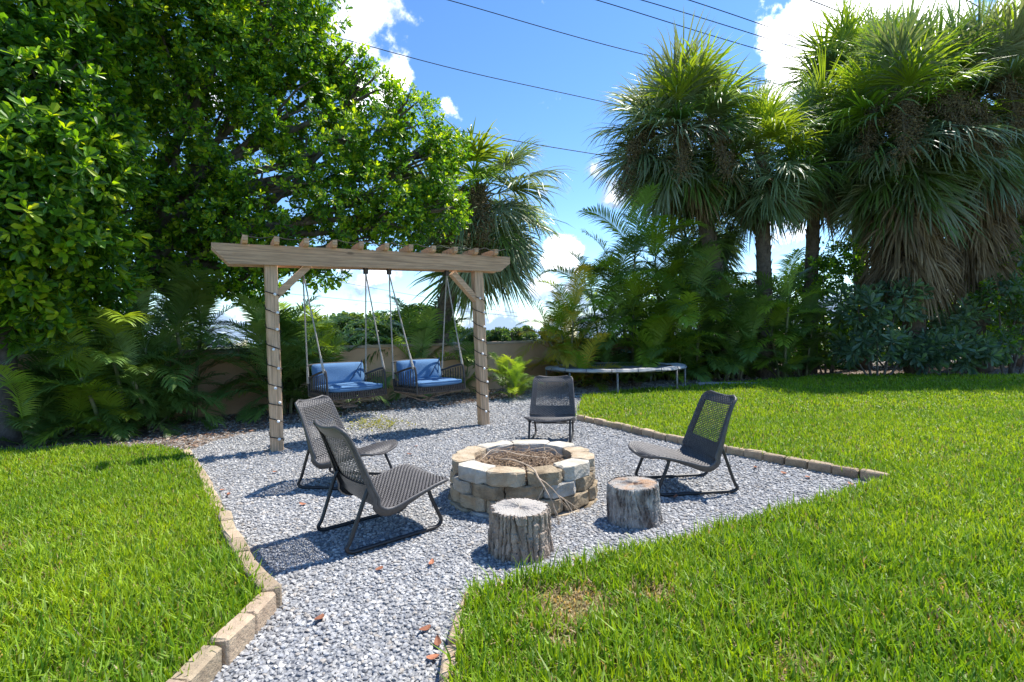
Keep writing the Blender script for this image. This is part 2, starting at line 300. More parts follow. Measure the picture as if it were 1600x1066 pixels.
def grass(poly, bands):
    out = [[], [], [], []]; nb = 0
    for (y0, y1, den, h0, h1, w) in bands:
        xs = [p.x for p in poly]; x0, x1 = max(min(xs), -1.15*y1-.6), min(max(xs), 1.15*y1+.6)
        n = int((x1-x0)*(y1-y0)*den); x = rng.uniform(x0, x1, n); y = rng.uniform(y0, y1, n)
        jx, jy = x+rng.normal(0, .02, n), y+rng.normal(0, .02, n)
        k = inpoly(jx, jy, poly) & in_view(x, y, .7); x, y = x[k], y[k]; n = len(x)
        pm = np.zeros(n)
        for (cx, cy, rx, ry, st) in PATCH: pm = np.maximum(pm, st*np.clip(1.5-np.hypot((x-cx)/rx, (y-cy)/ry)*(.7+.8*vnoise(x, y, 9, 3)), 0, 1))
        n_lo = vnoise(x, y, 1.3, 5); n_hi = vnoise(x, y, 5, 6)
        dry = (rng.random(n) < (.075+.16*np.clip(n_hi-.55, 0, 1)*2+.9*pm))
        keep = rng.random(n) > pm*.1
        x, y, pm, n_lo, n_hi, dry = x[keep], y[keep], pm[keep], n_lo[keep], n_hi[keep], dry[keep]; n = len(x)
        h = rng.uniform(h0, h1, n)*(.75+.5*n_hi)*np.where(dry, .75, 1)*(1-.4*pm); tall = rng.random(n) < .03; h = np.where(tall & ~dry, h*1.5, h)
        az = rng.uniform(0, 2*np.pi, n); lean = rng.uniform(.1, 1.0, n)*np.where(dry, 1.6, 1)
        dx, dy = np.cos(az), np.sin(az); wx, wy = -dy*w/2, dx*w/2
        tw = rng.uniform(-.9, .9, n); wx2, wy2 = wx*np.cos(tw)-wy*np.sin(tw), wx*np.sin(tw)+wy*np.cos(tw)
        m1 = .5*h; c1, s1 = np.cos(lean*.5), np.sin(lean*.5); c2, s2 = np.cos(lean*1.3), np.sin(lean*1.3)
        P0 = np.stack([x, y, np.full(n, LZ-.012)], 1); D = np.stack([dx, dy, np.zeros(n)], 1); Z = np.array([0, 0, 1.])
        P1 = P0+D*(s1*m1)[:, None]+Z*(c1*m1)[:, None]; P2 = P1+D*(s2*m1)[:, None]+Z*(c2*m1)[:, None]
        W0 = np.stack([wx, wy, np.zeros(n)], 1); W1 = np.stack([wx2, wy2, np.zeros(n)], 1)
        V = np.stack([P0-W0*.8, P0+W0*.8, P1-W1, P1+W1, P2], 1)
        i = np.arange(n)*5+nb
        Q = np.stack([i, i+1, i+3, i+2], 1); T = np.stack([i+2, i+3, i+4], 1)
        g1 = np.array([.17, .31, .014]); g2 = np.array([.33, .46, .018]); g3 = np.array([.10, .22, .015]); br = np.array([.44, .335, .19])
        t = np.clip(.5*rng.random(n)+.9*(n_lo-.35)+.3*(n_hi-.5), 0, 1)[:, None]; col = g1*(1-t)+g2*t
        dk = (rng.random(n) < .2)[:, None]; col = np.where(dk, g3, col)
        pale = (rng.random(n) < .10)[:, None]; col = np.where(pale, np.array([.24, .34, .07]), col)
        col = np.where(dry[:, None], br*rng.uniform(.6, 1.25, (n, 1)), col)*rng.uniform(.8, 1.2, (n, 1))
        out[0].append(V.reshape(-1, 3)); out[1].append(Q); out[2].append(T); out[3].append(np.repeat(col, 5, 0)); nb += n*5
    return arrays('grass', np.concatenate(out[0]), out[1]+out[2], np.concatenate(out[3]))
grass_m = mat('grass_blade', (.1, .2, .02), .5, attr=True, trans=.42, tcol=(1.5, 1.35, .6), spec=.35)
BANDS = [(1.3, 3.0, 6500, .06, .125, .0085), (3.0, 4.6, 5200, .05, .10, .0085), (4.6, 7.5, 2500, .05, .095, .011), (7.5, 11, 1100, .05, .10, .016), (11, 17, 480, .06, .11, .026)]
tag(link('grass', grass(left_lawn, BANDS), grass_m), 'lush green grass left of the stone path, running to the palm bed', 'grass', kind='stuff')
tag(link('grass', grass(right_lawn, BANDS), grass_m), 'sunlit green lawn grass with brown dry spots right of the gravel', 'grass', kind='stuff')

# fallen leaf litter in the bed
def flakes(poly, n, ymax, cols, size):
    xs = [p.x for p in poly]; ys = [p.y for p in poly]
    x = rng.uniform(min(xs), max(xs), n); y = rng.uniform(min(ys), min(max(ys), ymax), n); k = inpoly(x, y, poly) & in_view(x, y); x, y = x[k], y[k]; n = len(x)
    Rm = rot_rand(n); Rm[:, 2, :] *= .35; q = np.array([(-.5, 0, 0), (0, -.25, .06), (.5, 0, 0), (0, .25, .06)])
    V = np.einsum('nij,kj->nki', Rm, q)*rng.uniform(size*.6, size*1.4, n)[:, None, None]+np.stack([x, y, np.full(n, .03)], 1)[:, None]
    F = np.arange(n*4).reshape(-1, 4); c = np.repeat(cols[rng.integers(0, len(cols), n)], 4, 0)
    return arrays('leaf_litter', V.reshape(-1, 3), [F], c)
LITC = np.array([(.22, .14, .09), (.30, .21, .15), (.14, .09, .06), (.36, .29, .22), (.20, .10, .06), (.42, .36, .30)])
lit_m = mat('dead_leaf', (.2, .1, .05), .8, attr=True)
tag(link('leaf_litter', flakes(BED1, 26000, 14, LITC, .07), lit_m), 'brown fallen leaf litter under the broadleaf trees by the wall', 'leaf litter', kind='stuff')
tag(link('leaf_litter', flakes(BED2, 12000, 19, LITC, .09), lit_m), 'brown fallen leaf litter beneath the shrubs behind the lawn', 'leaf litter', kind='stuff')

# ------------------------------------------------------------------ lawn edging
brick_m = mat('edging_brick', (.44, .345, .235), .9, (.33, .25, .17), 14, .6, 60, rand=.2, hrand=.008)
import bmesh
def lumpy(d, seed, bev=.012, amt=.004):
    b = MB(); b.box((0, 0, 0), d); me = b.mesh('brick'); bm = bmesh.new(); bm.from_mesh(me)
    bmesh.ops.bevel(bm, geom=bm.edges[:], offset=bev, segments=1, affect='EDGES'); rr = random.Random(seed)
    for v in bm.verts: v.co += Vector((rr.uniform(-amt, amt), rr.uniform(-amt, amt), rr.uniform(-amt, amt)))
    bm.to_mesh(me); bm.free(); return me
BRK = [lumpy((.205, .085, .15), s) for s in range(5)]
for m_ in BRK: m_.materials.append(brick_m)
def edging(path, label, ztop, step=.21, n0=0):
    root = empty('lawn_edging', (path[0].x, path[0].y, 0), label=label, cat='edging'); acc_ = 0.0; k = n0
    seg = []
    for a, b_ in zip(path, path[1:]): seg.append((a, b_, (b_-a).length))
    tot = sum(s[2] for s in seg); n = int(tot/step)
    for i in range(n):
        t = (i+.5)*tot/n; s = 0
        for a, b_, l in seg:
            if s+l >= t: break
            s += l
        p = a.lerp(b_, (t-s)/l); d = b_-a
        o = link('brick', BRK[rnd.randrange(5)], None, root)
        zt = ztop(t/tot)+rnd.uniform(-.008, .008)
        o.location = (p.x-path[0].x+rnd.uniform(-.006, .006), p.y-path[0].y+rnd.uniform(-.006, .006), zt-.075)
        o.rotation_euler = (rnd.uniform(-.06, .06), rnd.uniform(-.03, .03), math.atan2(d.y, d.x)+rnd.uniform(-.05, .05)); o.scale.x = tot/n/.21*.985
    return root
edging(EL, 'tan paver edging curving along the grass beside the path', lambda t: .07 if t < .55 else .105)
edging(EF, 'straight row of tan edging pavers behind the reclined wicker chair', lambda t: .085)
edging(EN, 'low edging pavers nearly buried by overhanging lawn grass', lambda t: .035 if t < .78 else .06)
b = MB(); b.beam((0, 0, .06), G(1195, 602)-G(1090, 606), .1, .14); tb_ = b.obj('timber_edging', mat('grey_timber', (.30, .31, .32), .9, (.2, .2, .2), 20, .4), bevel=.008); tb_.location = G(1090, 606)
tag(tb_, 'grey timber edging lying in front of the palm bed', 'edging')

# ------------------------------------------------------------------ stucco wall
wa, wb = Vector((-9.6, 6.35, 0)), Vector((14, 23.2, 0)); wd = (wb-wa); wl = wd.length
wr = empty('garden_wall', wa, math.atan2(wd.y, wd.x), label='tan stucco garden wall running behind the swings and palms', cat='wall')
b = MB(); b.box((wl/2, .1, .58), (wl, .2, 1.20)); b.obj('wall_panel', mat('stucco', (.64, .40, .235), .92, (.54, .34, .205), 2.2, .35, 130), wr)
b = MB(); b.box((wl/2, .1, 1.215), (wl, .27, .07)); b.obj('wall_cap', mat('stucco_cap', (.54, .40, .29), .9, (.32, .25, .2), 3, .3, 90), wr, bevel=.012)

# ------------------------------------------------------------------ pergola swing frame
PL, PR = G(433, 704), G(756, 664)
u = (PR-PL).normalized(); nv = Vector((u.y, -u.x, 0)); span = (PR-PL).length; rz = math.atan2(u.y, u.x)
wood = mat('weathered_wood', (.76, .49, .29), .85, (.62, .385, .22), 4, .5, 30, stretch=(1, 9, 9), rand=.10, knots=(2.0, 5.5, 5.5))
wood_v = mat('weathered_post', (.76, .51, .32), .85, (.62, .40, .235), 4, .5, 30, stretch=(9, 9, 1), rand=.08, knots=(6, 6, 2.0))
pg = empty('pergola', PL, rz, label='two-post weathered timber swing pergola with short slanted rafters', cat='pergola')
ZB, BH = 2.27, .235        # local frame: x along the beam, -y towards the seating
tilt = .065                # the beam is slightly racked
for s, off in ((0, (-.02, 0)), (span, (-.06, 0))):
    b = MB(); w = .07; z1 = ZB+BH-.01+tilt*s/span
    b.hexa([(s-w, -w, -.05), (s+w, -w, -.05), (s+w, w, -.05), (s-w, w, -.05)]+[(s+off[0]-w, -w, z1), (s+off[0]+w, -w, z1), (s+off[0]+w, w, z1), (s+off[0]-w, w, z1)])
    b.obj('post', wood_v, pg, bevel=.006)
x0, x1 = -.64, span+.47
def zt(x): return tilt*x/span
for yy in (-.093, .093):
    b = MB(); t = .021; c = .17
    prof = [(x0+c, ZB+zt(x0)), (x1-c, ZB+zt(x1)), (x1, ZB+.13+zt(x1)), (x1, ZB+BH+zt(x1)), (x0, ZB+BH+zt(x0)), (x0, ZB+BH-.05+zt(x0))]
    n = len(prof); b.add([(x, yy-t, z) for x, z in prof]+[(x, yy+t, z) for x, z in prof], [tuple(range(n)), tuple(range(2*n-1, n-1, -1))]+[(i, n+i, n+(i+1) % n, (i+1) % n) for i in range(n)])
    b.obj('beam', wood, pg)
for s, d in ((0, 1), (span-.05, -1)):
    b = MB(); b.beam((s+d*.03, 0, 1.90), (s+d*.42, 0, 2.30), .085, .12, (0, 1, 0)); b.obj('brace', wood, pg, bevel=.005)
for i in range(11):
    x = x0+.34+i*(x1-x0-.5)/10.4; z = ZB+BH+zt(x)+.002; h = .085; t = .028
    f0, f1 = -.22, .22
    prof = [(f0+.03, z), (f1-.03, z), (f1, z+h*.3), (f1, z+h), (f0, z+h), (f0, z+h*.3)]
    n = 6; b = MB(); b.add([(x-t, y, zz) for y, zz in prof]+[(x+t, y, zz) for y, zz in prof], [tuple(range(n-1, -1, -1)), tuple(range(n, 2*n))]+[(i2, (i2+1) % n, n+(i2+1) % n, n+i2) for i2 in range(n)])
    o = b.obj('rafter', wood, pg); o.rotation_euler.z = 0
# string lights
cable_m = mat('black_cable', (.02, .02, .02), .5); bulb_m = mat('clear_bulb', (.8, .8, .78), .15, spec=.6)
def icosphere(r, name='bulb'):
    bm = bmesh.new(); bmesh.ops.create_icosphere(bm, subdivisions=2, radius=r); me = bpy.data.meshes.new(name); bm.to_mesh(me); bm.free()
    me.polygons.foreach_set('use_smooth', [True]*len(me.polygons)); return me
bulb_me = icosphere(.019); bulb_me.materials.append(bulb_m)
def post_lights(s, off, label):
    r = empty('string_light', PL+u*s, rz, label=label, cat='string light', group='string lights on the pergola')
    w = .078; pts = []; z = 1.95; per = .215; k = 0; bulbs = []
    while z > .18:
        for (a, c_) in ((-w, -w), (w, -w), (w, w), (-w, w)):
            pts.append((a+off*z/2.4, c_, z)); z -= per/4*rnd.uniform(.75, 1.25)
        bulbs.append((off*z/2.4+rnd.uniform(-.02, .05), -w-.016, z+.1*per+.16))
    b = MB(); b.tube(pts, .006, 6); b.obj('cable', cable_m, r)
    for p in bulbs: o = link('bulb', bulb_me, None, r); o.location = p
post_lights(0, -.02, 'black string light cable spiralling down the pergola post nearer the palm bed')
post_lights(span, -.06, 'black string light cable spiralling down the pergola post beside the small bright palm')
r = empty('string_light', PL, rz, label='thin string light cable running along the tops of the pergola rafters', cat='string light', group='string lights on the pergola')
b = MB(); pts = []
for i in range(41):
    x = x0+.30+i*(x1-x0-.42)/40; ph_ = (i % 4)/4; pts.append((x, -.18, ZB+BH+zt(x)+.1-.035*math.sin(math.pi*ph_)))
b.tube(pts, .005, 5); b.obj('cable', cable_m, r)

# ------------------------------------------------------------------ hanging swing seats
blk = mat('black_frame', (.022, .020, .020), .5, (.05, .042, .036), 15, spec=.4)
blue = mat('blue_cushion', (.075, .165, .31), .85, (.095, .195, .345), 5, .25, 250)
navy = mat('cushion_piping', (.02, .05, .12), .8)
rope_m = mat('rope', (.52, .47, .40), .95, (.40, .36, .31), 40, .8, 160)
def cushion(b, c, d, puff, n=10, axis='z', sag=0):
    # rounded pillow box
    vs = []; fs = []
    for sgn in (1, -1):
        for j in range(n+1):
            for i in range(n+1):
                a, e = i/n*2-1, j/n*2-1; f = ((1-abs(a)**5)*(1-abs(e)**5))
                x, y = a*d[0]/2*(1-.035*(abs(e)**6)), e*d[1]/2*(1-.035*(abs(a)**6)); z = sgn*(d[2]/2)*(.45+.55*f**.5)+sgn*puff*f*(.7+.3*math.sin(3*a+2*e))-sag*(1-a*a)
                p = (x, y, z) if axis == 'z' else (x, -z, y)
                vs.append((c[0]+p[0], c[1]+p[1], c[2]+p[2]))
    m = (n+1)*(n+1)
    for j in range(n):
        for i in range(n):
            q = [j*(n+1)+i, j*(n+1)+i+1, (j+1)*(n+1)+i+1, (j+1)*(n+1)+i]; fs.append(tuple(q)); fs.append(tuple(m+k for k in q[::-1]))
    per = [i for i in range(n)]+[j*(n+1)+n for j in range(n)]+[n*(n+1)+i for i in range(n, 0, -1)]+[j*(n+1) for j in range(n, 0, -1)]
    for a, e in zip(per, per[1:]+per[:1]): fs.append((a, m+a, m+e, e))
    b.add(vs, fs)
def swing(ctr, head, zs, anchors, label):
    """local x = width, -y = forwards"""
    r = empty('swing_seat', (ctr.x, ctr.y, zs), head+math.pi/2, label=label, cat='swing', group='blue cushioned swings hung from the pergola')
    Wd, Dp = .80, .56; hw, hd = Wd/2, Dp/2
    b = MB(); b.box((0, 0, -.02), (Wd, Dp, .03))
    b.tube([(-hw, -hd, 0), (hw, -hd, 0), (hw, hd, 0), (-hw, hd, 0)], .016, 8, closed=True); b.obj('seat_frame', blk, r)
    b = MB()
    for i in range(26): b.tube([(-hw+.02+i*(Wd-.04)/25, -hd-.012, .02), (-hw+.02+i*(Wd-.04)/25, -hd-.014, -.06)], .012, 5)
    b.tube([(-hw, -hd-.004, -.065), (hw, -hd-.004, -.065)], .014, 6); b.obj('front_apron', mat('wicker_brown', (.10, .075, .06), .6, (.05, .04, .035), 20), r)
    for s in (-1, 1):
        b = MB(); x = s*hw
        b.tube(spline([(x, hd, -.05), (x, hd+.02, .18), (x, hd-.05, .20), (x, -hd+.10, .285), (x, -hd, .25), (x, -hd-.03, -.06)], 6), .015, 8)
        b.tube([(x, hd, -.05), (x, -hd, -.05)], .013, 8); ar = b.obj('side_frame', blk, r)
        for i in range(8):
            y = hd-.06-i*(Dp-.12)/7; b = MB(); b.tube([(x, y, -.05), (x, y, .205+.08*i/7-.02)], .0085, 6); o = b.obj('slat', blk, ar)
    b = MB()
    b.tube(spline([(-hw+.02, hd, 0), (-hw+.02, hd+.07, .30), (-hw+.10, hd+.08, .36), (hw-.10, hd+.08, .36), (hw-.02, hd+.07, .30), (hw-.02, hd, 0)], 5), .014, 8); b.obj('back_frame', blk, r)
    b = MB(); cushion(b, (0, -.02, .055), (Wd-.06, Dp+.02, .085), .016, sag=.012); sc_ = b.obj('seat_cushion', blue, r, smooth=True)
    a_, c_ = (Wd-.06)/2-.004, (Dp+.02)/2-.004
    b = MB(); b.tube([(x, y-.02, z) for z in (.075,) for x, y in ((-a_+.03, -c_), (0, -c_-.002), (a_-.03, -c_), (a_, -c_+.03), (a_, c_), (-a_, c_), (-a_, -c_+.03))], .006, 6, closed=True); b.obj('piping', blue, sc_)
    b = MB(); cushion(b, (0, 0, 0), (Wd-.08, .31, .10), .02, axis='y'); o = b.obj('back_cushion', blue, r, smooth=True); o.location = (0, hd-.03, .215); o.rotation_euler.x = -.2
    b = MB(); b.tube([(.12, hd-.11, .12), (.30, hd-.12, .38)], .006, 5); b.tube([(hw-.12, hd-.1, .16), (hw-.1, hd-.1, .40)], .006, 5); b.obj('tie_cord', navy, r)
    b = MB()
    for s in (-1, 1):
        b.tube([(s*hw, -hd, -.05), (-s*.1, hd*.3, -.20)], .010, 6); b.tube([(s*hw, hd, -.05), (-s*.1, -hd*.3, -.20)], .010, 6)
    b.tube([(-hw, hd, -.05), (-.1, hd*.3, -.20), (.1, hd*.3, -.20), (hw, hd, -.05)], .011, 6); b.tube([(-.1, -hd*.3, -.20), (.1, -hd*.3, -.20)], .011, 6); b.obj('under_brace', mat('rusty_bar', (.26, .20, .16), .7, (.12, .09, .075), 20), r)
    iv = Matrix.Rotation(-(head+math.pi/2), 4, 'Z')
    for s, an in zip((-1, 1), anchors):
        la = iv @ (an-Vector((ctr.x, ctr.y, zs)))
        for yy, zz in ((-hd+.03, .27), (hd-.0, .12)):
            e = Vector((s*(hw+.012), yy, zz)); b = MB(); b.tube([la, e], .0095, 7)
            k = e+(la-e).normalized()*.22; b.tube([k, e], [.013, .018], 8); b.obj('rope', rope_m, r)
        b = MB(); b.box((la.x, la.y, la.z+.03), (.05, .05, .08)); b.obj('hook_plate', blk, r)
def anchor(px):
    rr_ = (px-800)/FPX; best = min((abs((PL+u*t).x/(PL+u*t).y-rr_+.0035), t) for t in [i*.01 for i in range(0, 320)])[1]
    return PL+u*best+Vector((0, 0, ZB-.06+tilt*best/span))
hd_ = R(-47)
swing(Vector((-2.22, 6.68, 0)), hd_, .66, (anchor(479), anchor(577)), 'blue-cushioned swing in leaf shade, the one nearer the palm bed')
swing(Vector((-1.20, 7.15, 0)), hd_, .66, (anchor(613), anchor(703)), 'sunlit blue-cushioned swing hanging nearer the small bright palm')

# ------------------------------------------------------------------ wicker lounge chairs
wick = mat('dark_wicker', (.105, .096, .094), .42, (.075, .07, .069), 30, .2, 300, spec=.45)
tubem = mat('dark_tube', (.022, .021, .022), .42, spec=.5)
prof_ = spline([(-.035, .765), (.02, .69), (.10, .50), (.18, .31), (.225, .245), (.30, .232), (.45, .275), (.62, .318), (.70, .325), (.755, .305)], 8)
prof_ = [Vector((p.x, 0, p.y)) for p in prof_]
cl = [0]
for a, b_ in zip(prof_, prof_[1:]): cl.append(cl[-1]+(b_-a).length)
TL = cl[-1]
def pv(v):
    t = max(0, min(1, v))*TL
    for i in range(len(cl)-1):
        if cl[i+1] >= t: break
    f = (t-cl[i])/(cl[i+1]-cl[i]); p = prof_[i].lerp(prof_[i+1], f); d = (prof_[i+1]-prof_[i]).normalized()
    return p, Vector((d.z, 0, -d.x))*-1
VB = .50
def hwid(v):
    w = .255+.035*min(1, v/.45) if v < .5 else .29+.01*math.sin((v-.5)*6)
    e = .045
    if v < e: w -= .07*(1-math.sqrt(max(0, 1-(1-v/e)**2)))
    e = .10
    if v > 1-e: w -= .13*(1-math.sqrt(max(0, 1-(1-(1-v)/e)**2)))
    return w
def surf(uu, v, off=0):
    p, n = pv(v); w = hwid(v); bow = (.03 if v < .47 else .012)*(abs(uu)**2.2)
    q = p-n*0+n*(off); q = q+n*(bow); return Vector((q.x, uu*w, q.z))
# normal should face the sitter
if pv(.2)[1].x < 0:
    _pv = pv
    def pv(v): p, n = _pv(v); return p, -n
def is_open(uu, v): return .07 < v < .36 and abs(uu) < .80
def shell_mesh():
    b = MB(); nu, nvv = 20, 44
    idx = {}
    for lay, off in ((0, -.004), (1, -.014)):
        base = len(b.v)
        for j in range(nvv+1):
            for i in range(nu+1): b.v.append(tuple(surf(i/nu*2-1, j/nvv, off)))
        for j in range(nvv):
            for i in range(nu):
                if is_open((i+.5)/nu*2-1, (j+.5)/nvv): continue
                q = (base+j*(nu+1)+i, base+j*(nu+1)+i+1, base+(j+1)*(nu+1)+i+1, base+(j+1)*(nu+1)+i); b.f.append(q if lay == 0 else q[::-1])
    return b
def weave_mesh():
    b = MB(); NU, NV = 28, 76
    for j in range(NV):
        v = (j+.5)/NV; op = .07 < v < .36; hh = (.40 if op else .47)/NV
        for side in (0,):
            pts = []
            for i in range(NU*2+1):
                uu = i/(NU*2)*2-1; ph2 = math.sin(math.pi*(i/2+j)); amp = .0042*math.cos(math.pi*(i/2*1.0)+math.pi*j) if i % 2 == 0 else 0
                pts.append((uu, amp))
            base = len(b.v)
            for uu, amp in pts:
                k_ = .62 if (op and abs(uu) < .8) else 1
                b.v.append(tuple(surf(uu, v-hh*k_, amp+.001))); b.v.append(tuple(surf(uu, v, amp+.0028))); b.v.append(tuple(surf(uu, v+hh*k_, amp+.001)))
            for i in range(len(pts)-1):
                a = base+i*3
                for k in (0, 1): b.f.append((a+k, a+3+k, a+4+k, a+1+k))
    for i in range(NU+1):
        uu = i/NU*2-1; wv = .30/NU*1.0
        base = len(b.v); M = NV
        for j in range(M+1):
            v = j/M; amp = -.0035*math.cos(math.pi*(i+j))
            for d_ in (-1, 1): b.v.append(tuple(surf(max(-1, min(1, uu+d_*wv*1.1)), v, amp)))
        for j in range(M): a = base+j*2; b.f.append((a, a+1, a+3, a+2))
    return b
chair_lab = ['black wicker lounge chair turned away, showing its back, beside the bark stump',
             'black wicker lounge chair between the pergola post and the fire pit',
             'upright black wicker chair in front of the trampoline, facing the fire pit',
             'black wicker lounge chair by the straight edging pavers, facing the fire pit']
def make_chair():
    r = empty('lounge_chair', cat='chair', group='wicker chairs around the fire pit')
    sh = shell_mesh().obj('seat_shell', wick, r, smooth=True)
    weave_mesh().obj('weave', wick, sh)
    b = MB(); per = [surf(-1, j/44, -.008) for j in range(45)]+[surf(i/8*2-1, 1, -.012) for i in range(1, 8)]+[surf(1, 1-j/44, -.008) for j in range(45)]+[surf(1-i/8*2, 0, -.008) for i in range(1, 8)]
    b.tube(per, .012, 7, closed=True)
    # deep rolled side lips along the bend
    for s in (-1, 1):
        vv = [.02+.96*j/40 for j in range(41)]; n0_ = len(b.v); th = [.020+.030*math.exp(-((v-.5)/.22)**2) for v in vv]
        for v, t in zip(vv, th): b.v.append(tuple(surf(s, v, -.004))); b.v.append(tuple(surf(s*.985, v, -.004-t))); b.v.append(tuple(surf(s*.93, v, -.004-t*.8)))
        for j in range(40):
            for k in (0, 1): a = n0_+j*3+k; q = (a, a+3, a+4, a+1); b.f.append(q if s < 0 else q[::-1])
    b.obj('rim', wick, sh, smooth=True)
    for s in (-1, 1):
        y = s*.25; b = MB()
        b.tube(spline([(.155, s*.262, .40), (.12, s*.262, .33), (.035, y, .10), (.005, y, .045), (.03, y, .016), (.10, y, .014), (.30, y, .014), (.56, y, .014), (.64, y, .018), (.672, y, .05), (.655, y, .10), (.60, y, .22), (.575, y, .292)], 7), .0135, 8); b.obj('leg_frame', tubem, r, smooth=True)
    b = MB(); b.tube([(.575, -.25, .285), (.575, .25, .285)], .011, 8); b.tube([(.30, -.26, .20), (.30, .26, .20)], .009, 8); b.tube([(.575, -.2, .27), (.3, .2, .215)], .005, 5); b.tube([(.575, .2, .27), (.3, -.2, .215)], .005, 5); b.obj('cross_bar', tubem, r)
    return r
ch0 = make_chair()
a_, b2 = G(490, 838), G(548, 868); m1 = (a_+b2)/2
q_, q2 = G(1146, 771), G(1112, 745)
spots = [(m1, R(40)), (Vector((-1.90, 4.72, 0)), R(-12)), (Vector((.54, 6.72, 0)), R(-100)), ((q_+q2)/2, R(186))]
for i, (p, h) in enumerate(spots):
    o = ch0 if i == 0 else copy_tree(ch0)
    o.location = (p.x, p.y, .008); o.rotation_euler.z = h; o['label'] = chair_lab[i]

# ------------------------------------------------------------------ fire pit
fp = empty('fire_pit', PITC, label='round fire pit of stacked tan and white retaining blocks', cat='fire pit')
BC = {'tan': mat('block_tan', (.52, .43, .31), .92, (.38, .285, .185), 9, .9, 55), 'white': mat('block_white', (.60, .55, .47), .92, (.44, .39, .31), 8, .7, 55), 'brown': mat('block_brown', (.20, .15, .095), .95, (.38, .30, .20), 10, .9, 50), 'grey': mat('block_grey', (.52, .50, .46), .95, (.34, .30, .24), 9, .9, 50)}
def block(a0, a1, ro, ri, z0, z1, cm, seed):
    rr = random.Random(seed); am = (a0+a1)/2; g_ = .006/ro; a0 += g_; a1 -= g_; da = (a1-a0)
    fl = ro*math.cos(da*.27)        # three-faceted outer face
    pl = [(ri/math.cos(da/2)*math.cos(a0), ri/math.cos(da/2)*math.sin(a0)), ((ro-.035)*math.cos(a0), (ro-.035)*math.sin(a0)), (ro*math.cos(a0+da*.2), ro*math.sin(a0+da*.2)), (ro*math.cos(a1-da*.2), ro*math.sin(a1-da*.2)), ((ro-.035)*math.cos(a1), (ro-.035)*math.sin(a1)), (ri/math.cos(da/2)*math.cos(a1), ri/math.cos(da/2)*math.sin(a1))]
    b = MB(); b.prism(pl, z0, z1); me = b.mesh('block'); bm = bmesh.new(); bm.from_mesh(me)
    bmesh.ops.bevel(bm, geom=bm.edges[:], offset=.007, segments=1, affect='EDGES')
    bmesh.ops.subdivide_edges(bm, edges=[e for e in bm.edges if e.calc_length() > .07], cuts=2, use_grid_fill=True)
    for v in bm.verts: v.co += Vector((rr.uniform(-1, 1), rr.uniform(-1, 1), rr.uniform(-1, 1)))*.0055
    bm.normal_update(); bm.to_mesh(me); bm.free()
    o = link('block', me, BC[cm], fp); o.rotation_euler = (rr.uniform(-.012, .012), rr.uniform(-.012, .012), rr.uniform(-.015, .015)); return o
# angles in degrees from +X, counter-clockwise; the camera side is 270
top = [(60, 100, 'white'), (100, 138, 'white'), (138, 172, 'tan'), (172, 203, 'tan'), (203, 240, 'white'), (240, 272, 'tan'), (272, 301, 'brown'), (301, 337, 'white'), (337, 367, 'tan'), (7, 32, 'tan'), (32, 60, 'white')]
for i, (a0, a1, c_) in enumerate(top): block(R(a0), R(a1), .595, .40, .232, .335, c_, i)
for lev, (z0, ro, st, cols_) in enumerate(((.128, .600, 14, {6: 'white', 7: 'brown', 8: 'brown', 9: 'grey', 10: 'brown', 11: 'tan'}), (.024, .612, 30, {7: 'tan', 8: 'brown', 9: 'brown', 10: 'brown', 11: 'grey', 0: 'tan'}), (-.08, .625, 16, {}))):
    for i in range(12): block(R(st+i*30), R(st+i*30+30), ro+rnd.uniform(-.008, .008), .42, z0, z0+.101, cols_.get(i, rnd.choice(['tan', 'brown', 'tan', 'grey'])), 40+lev*20+i)
b = MB(); ng = 24; vs_ = [(0, 0, .27)]; fs_ = []
for j in range(1, 9):
    for i in range(ng):
        rr_ = .425*j/8; vs_.append((rr_*math.cos(2*math.pi*i/ng), rr_*math.sin(2*math.pi*i/ng), .215+rnd.uniform(-.018, .018)+.055*(1-j/8)))
for i in range(ng): fs_.append((0, 1+i, 1+(i+1) % ng))
for j in range(7):
    for i in range(ng): fs_.append((1+j*ng+i, 1+(j+1)*ng+i, 1+(j+1)*ng+(i+1) % ng, 1+j*ng+(i+1) % ng))
b.add(vs_, fs_); b.obj('ash_bed', mat('ash', (.17, .125, .085), .95, (.08, .06, .045), 18, .9, 40), fp)
twig_m = mat('dry_twig', (.36, .26, .17), .9, (.22, .15, .10), 30)
b = MB()
for i in range(340):
    a = rnd.uniform(0, 2*math.pi); rr_ = .36*math.sqrt(rnd.random()); p = Vector((rr_*math.cos(a), rr_*math.sin(a), .24+.05*rnd.random()+.05*(1-rr_/.36))); d = rnd.uniform(0, 2*math.pi); l = rnd.uniform(.05, .20)
    q = p+Vector((math.cos(d)*l, math.sin(d)*l, rnd.uniform(-.03, .05))); 
    if Vector((q.x, q.y)).length > .385: continue
    mid = (p+q)/2+Vector((rnd.uniform(-.03, .03), rnd.uniform(-.03, .03), rnd.uniform(0, .03))); b.tube([p, mid, q], [rnd.uniform(.002, .0055), .003, .0015], 4, cap=False)
for i in range(900):
    a = rnd.uniform(0, 2*math.pi); rr_ = .39*math.sqrt(rnd.random()); p = Vector((rr_*math.cos(a), rr_*math.sin(a), .234+.05*(1-rr_/.4)+rnd.uniform(0, .03))); s = rnd.uniform(.012, .035); d = rnd.uniform(0, 6.28); e = Vector((math.cos(d), math.sin(d), rnd.uniform(-.5, .5)))*s; f_ = Vector((-math.sin(d), math.cos(d), rnd.uniform(-.5, .5)))*s*.4
    b.add([p-e, p-f_, p+e, p+f_], [(0, 1, 2, 3)])
o = b.obj('kindling', twig_m); o.location = PITC; tag(o, 'tangle of dry twigs and dead leaves filling the fire pit', 'kindling', kind='stuff')
b = MB()
